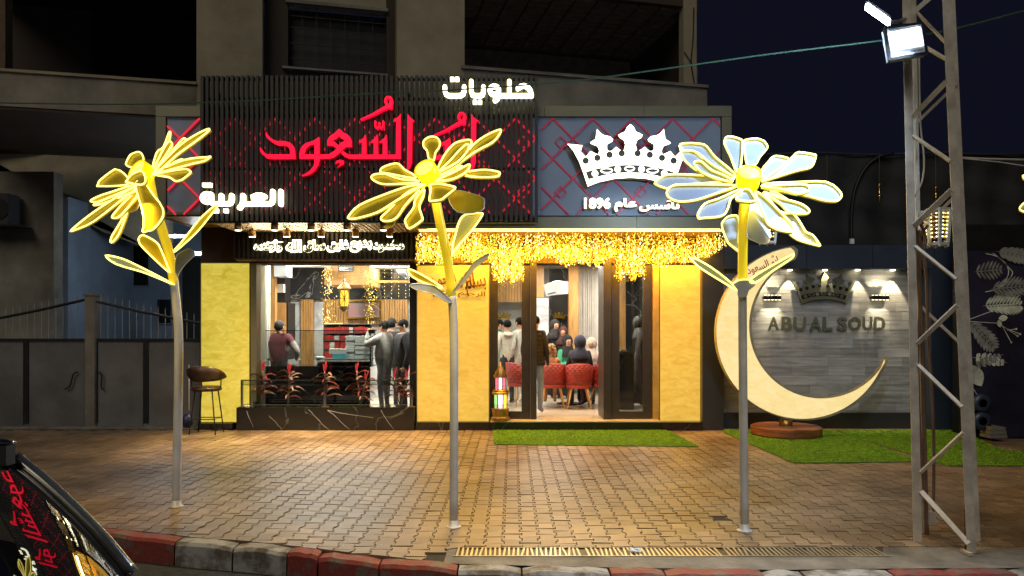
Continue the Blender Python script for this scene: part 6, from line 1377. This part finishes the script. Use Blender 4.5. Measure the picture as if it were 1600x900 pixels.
# standing group behind the narrow glass
person('youth in a mint green hooded top behind the floor lantern', 780, 15.2, .98, 100, dict(elR=(-.22, -.1, 1.12), wrR=(-.14, -.3, 1.1), haR=(-.13, -.36, 1.11)), top=(.28, .55, .42), legs=(.35, .36, .33), hood=True)
person('boy in a cream hooded top and dark bib behind the glass, facing the others', 792.5, 14.9, .97, 200, top=(.62, .58, .5), legs=(.035, .04, .055), hood=True)
person('visitor in a pale patterned sweatshirt behind the glass next to the door stile', 812, 15, 1.0, 225, dict(elR=(-.22, -.06, 1.1), wrR=(-.16, -.2, .95), haR=(-.14, -.25, .93)), top=(.6, .58, .52), legs=(.55, .55, .5), shoe=(.6, .6, .6))
person('person in a black puffer jacket and blue jeans just inside the open doorway', 836, 13.3, 1.0, 160, top=(.022, .018, .016), legs=(.2, .26, .36), shoe=(.4, .14, .07), bulk=1.15, puffer=True)
# the seated party
person('curly fair-haired child sitting with the back to the street in the first red chair', 861, 14.2, .86, 180, sit=True, z=FZ + .06, top=(.42, .2, .1), legs=(.5, .25, .12), hair='curly', bulk=.9)
person('woman in a navy headscarf and dark coat sitting with her back to the street', 906, 14.1, 1.02, 182, sit=True, z=FZ + .0, top=(.03, .035, .05), legs=(.01, .01, .012), hijab=(.025, .035, .085), bulk=1.3)
person('smiling woman in a black headscarf and green top facing the street at the cafe table', 887, 15.2, 1.02, 15, sit=True, z=FZ + .0, top=(.05, .35, .2), legs=(.02, .02, .02), hijab=(.01, .01, .012), face=True, bulk=1.1)
person('girl in a cream headscarf facing the street at the cafe table', 924, 15.1, .98, -15, sit=True, z=FZ - .0, top=(.6, .52, .48), legs=(.3, .3, .3), hijab=(.62, .52, .42), face=True)
person('person with maroon sleeves sitting half hidden by the door frame', 945, 14.4, 1.0, -110, sit=True, top=(.13, .03, .05), legs=(.06, .02, .03), hijab=(.1, .03, .04), bulk=1.1)
person('dark-coated figure beyond the seated women beside the marble mirror', 868, 16.2, .97, 20, top=(.012, .012, .012), legs=(.012, .012, .012), skirt=(.012, .012, .012), hijab=(.012, .012, .012))  # dark figure filling the dark area by the marble panel
person('figure in a dark coat and dark red scarf beyond the cafe table', 880, 16.1, .88, -10, top=(.012, .012, .012), legs=(.012, .012, .012), skirt=(.012, .012, .012), hijab=(.06, .012, .012))
person('dark coated figure added in place of a reflection in the narrow glass by the desk', 1001, 14.4, .99, 80, top=(.05, .045, .045), legs=(.02, .02, .02), skirt=(.06, .05, .05), hijab=(.02, .02, .02), bulk=1.2)  # added figure standing in for a dark reflection in the glass

# ================================================================== parked car in the near corner
car = thing('parked_car', 'glossy black car parked at the near corner with its windscreen reflecting the neon flowers', 'car', (-2.6, 2.5, -.18))
Yn, Yfr = 1.75, 3.3
prof = [(-5.6, .15), (-5.7, .62), (-5.5, .98), (-4.6, 1.06), (-3.9, 1.36)]
def xz(py, px, Y=Yfr): return X_(px, Y), Z_(py, Y)
wt_, wbm = xz(716, 20), xz(897, 203)
mid1, mid2 = xz(762, 76), xz(830, 147)
body_side = [(-5.6, .0), (-5.65, .5), (-5.45, .72), (-4.7, .78), (wbm[0] - .02, wbm[1] - .03), (-1.35, .44), (-.95, .36), (-.82, .2), (-.85, .0)]
mb = MB(); nsec = 9; vs = []
for j in range(nsec):
    f_ = j / (nsec - 1); y = Yn + (Yfr - Yn) * f_; c_ = (abs(f_ - .5) * 2) ** 3; 
    vs += [(x + (.25 if x > -2 else -.2 if x < -5 else 0) * -c_ * (1 if x > -2 else 1), y, max(z, -.05) - (.07 * c_ if z > .3 else 0)) for x, z in body_side]
L_ = len(body_side); mb.add(vs, [(j * L_ + i, j * L_ + i + 1, (j + 1) * L_ + i + 1, (j + 1) * L_ + i) for j in range(nsec - 1) for i in range(L_ - 1)] + [tuple(range(L_ - 1, -1, -1)), tuple((nsec - 1) * L_ + i for i in range(L_))]); mb.build('body', M['carb'], car, True)
# windscreen: curved across the car, leaning back to the roof
wp = [wbm, mid2, mid1, wt_]; wp = smooth_loop(wp, 4, False); vs = []; ns = 15
for j in range(ns):
    f_ = j / (ns - 1); y = Yn + .06 + (Yfr - Yn - .08) * f_; bow = .16 * (1 - (2 * f_ - 1) ** 2)
    vs += [(x + bow * (.9 - .5 * i / len(wp)), y, z + bow * .12) for i, (x, z) in enumerate(wp)]
L_ = len(wp); mb = MB(); mb.add(vs, [(j * L_ + i, j * L_ + i + 1, (j + 1) * L_ + i + 1, (j + 1) * L_ + i) for j in range(ns - 1) for i in range(L_ - 1)]); ws = mb.build('windscreen', M['carg'], car, True)
MB().tube([(x + .012, Yfr + .0, z) for x, z in wp], .03, 8).build('pillar_trim', M['carg2'], car, True)
MB().tube([(x - .045, Yfr - .03, z - .04) for x, z in wp], .009, 6).build('chrome_strip', M['chrome'], car, True)
rf = [(wt_[0], wt_[1]), (wt_[0] - .25, wt_[1] + .07), (wt_[0] - .9, wt_[1] + .1), (-4.2, 1.04), (-4.75, .78)]; vs = []
for j in range(9):
    f_ = j / 8; y = Yn + .08 + (Yfr - Yn - .1) * f_; vs += [(x + (.14 * (1 - (2 * f_ - 1) ** 2) * .3 if i == 0 else 0), y, z + .04 * (1 - (2 * f_ - 1) ** 2)) for i, (x, z) in enumerate(rf)]
mb = MB(); mb.add(vs, [(j * 5 + i, j * 5 + i + 1, (j + 1) * 5 + i + 1, (j + 1) * 5 + i) for j in range(8) for i in range(4)]); mb.build('roof', M['carb'], car, True)
for y in (Yn + .05, Yfr - .05): MB().prism([(wbm[0] - .05, y, wbm[1] - .04), (wt_[0] - .02, y, wt_[1] - .03), (wt_[0] - .9, y, wt_[1] + .06), (-4.2, y, 1.0), (-4.7, y, .76)], (0, .02, 0)).build('side_window', M['carg'], car)
a = P(0, 692, 3.2); MB().ell((a.x - .12, 3.2, Z_(691, 3.2)), (.19, .06, .02), 18, 8).build('roof_rail_cap', M['chrome'], car, True); MB().box(a.x - .3, a.x + .045, 3.17, 3.23, wt_[1] - .01, Z_(695, 3.2)).build('roof_rail_foot', M['rubber'], car)
for x in (-1.75, -4.7):
    for y in (Yn + .02, Yfr - .2):
        w_ = MB().tube([(x, y, .14), (x, y + .18, .14)], .32, 26).build('wheel', M['rubber'], car, True); MB().tube([(x, y - .005, .14), (x, y + .185, .14)], .2, 20).build('rim', M['rim'], w_, True)
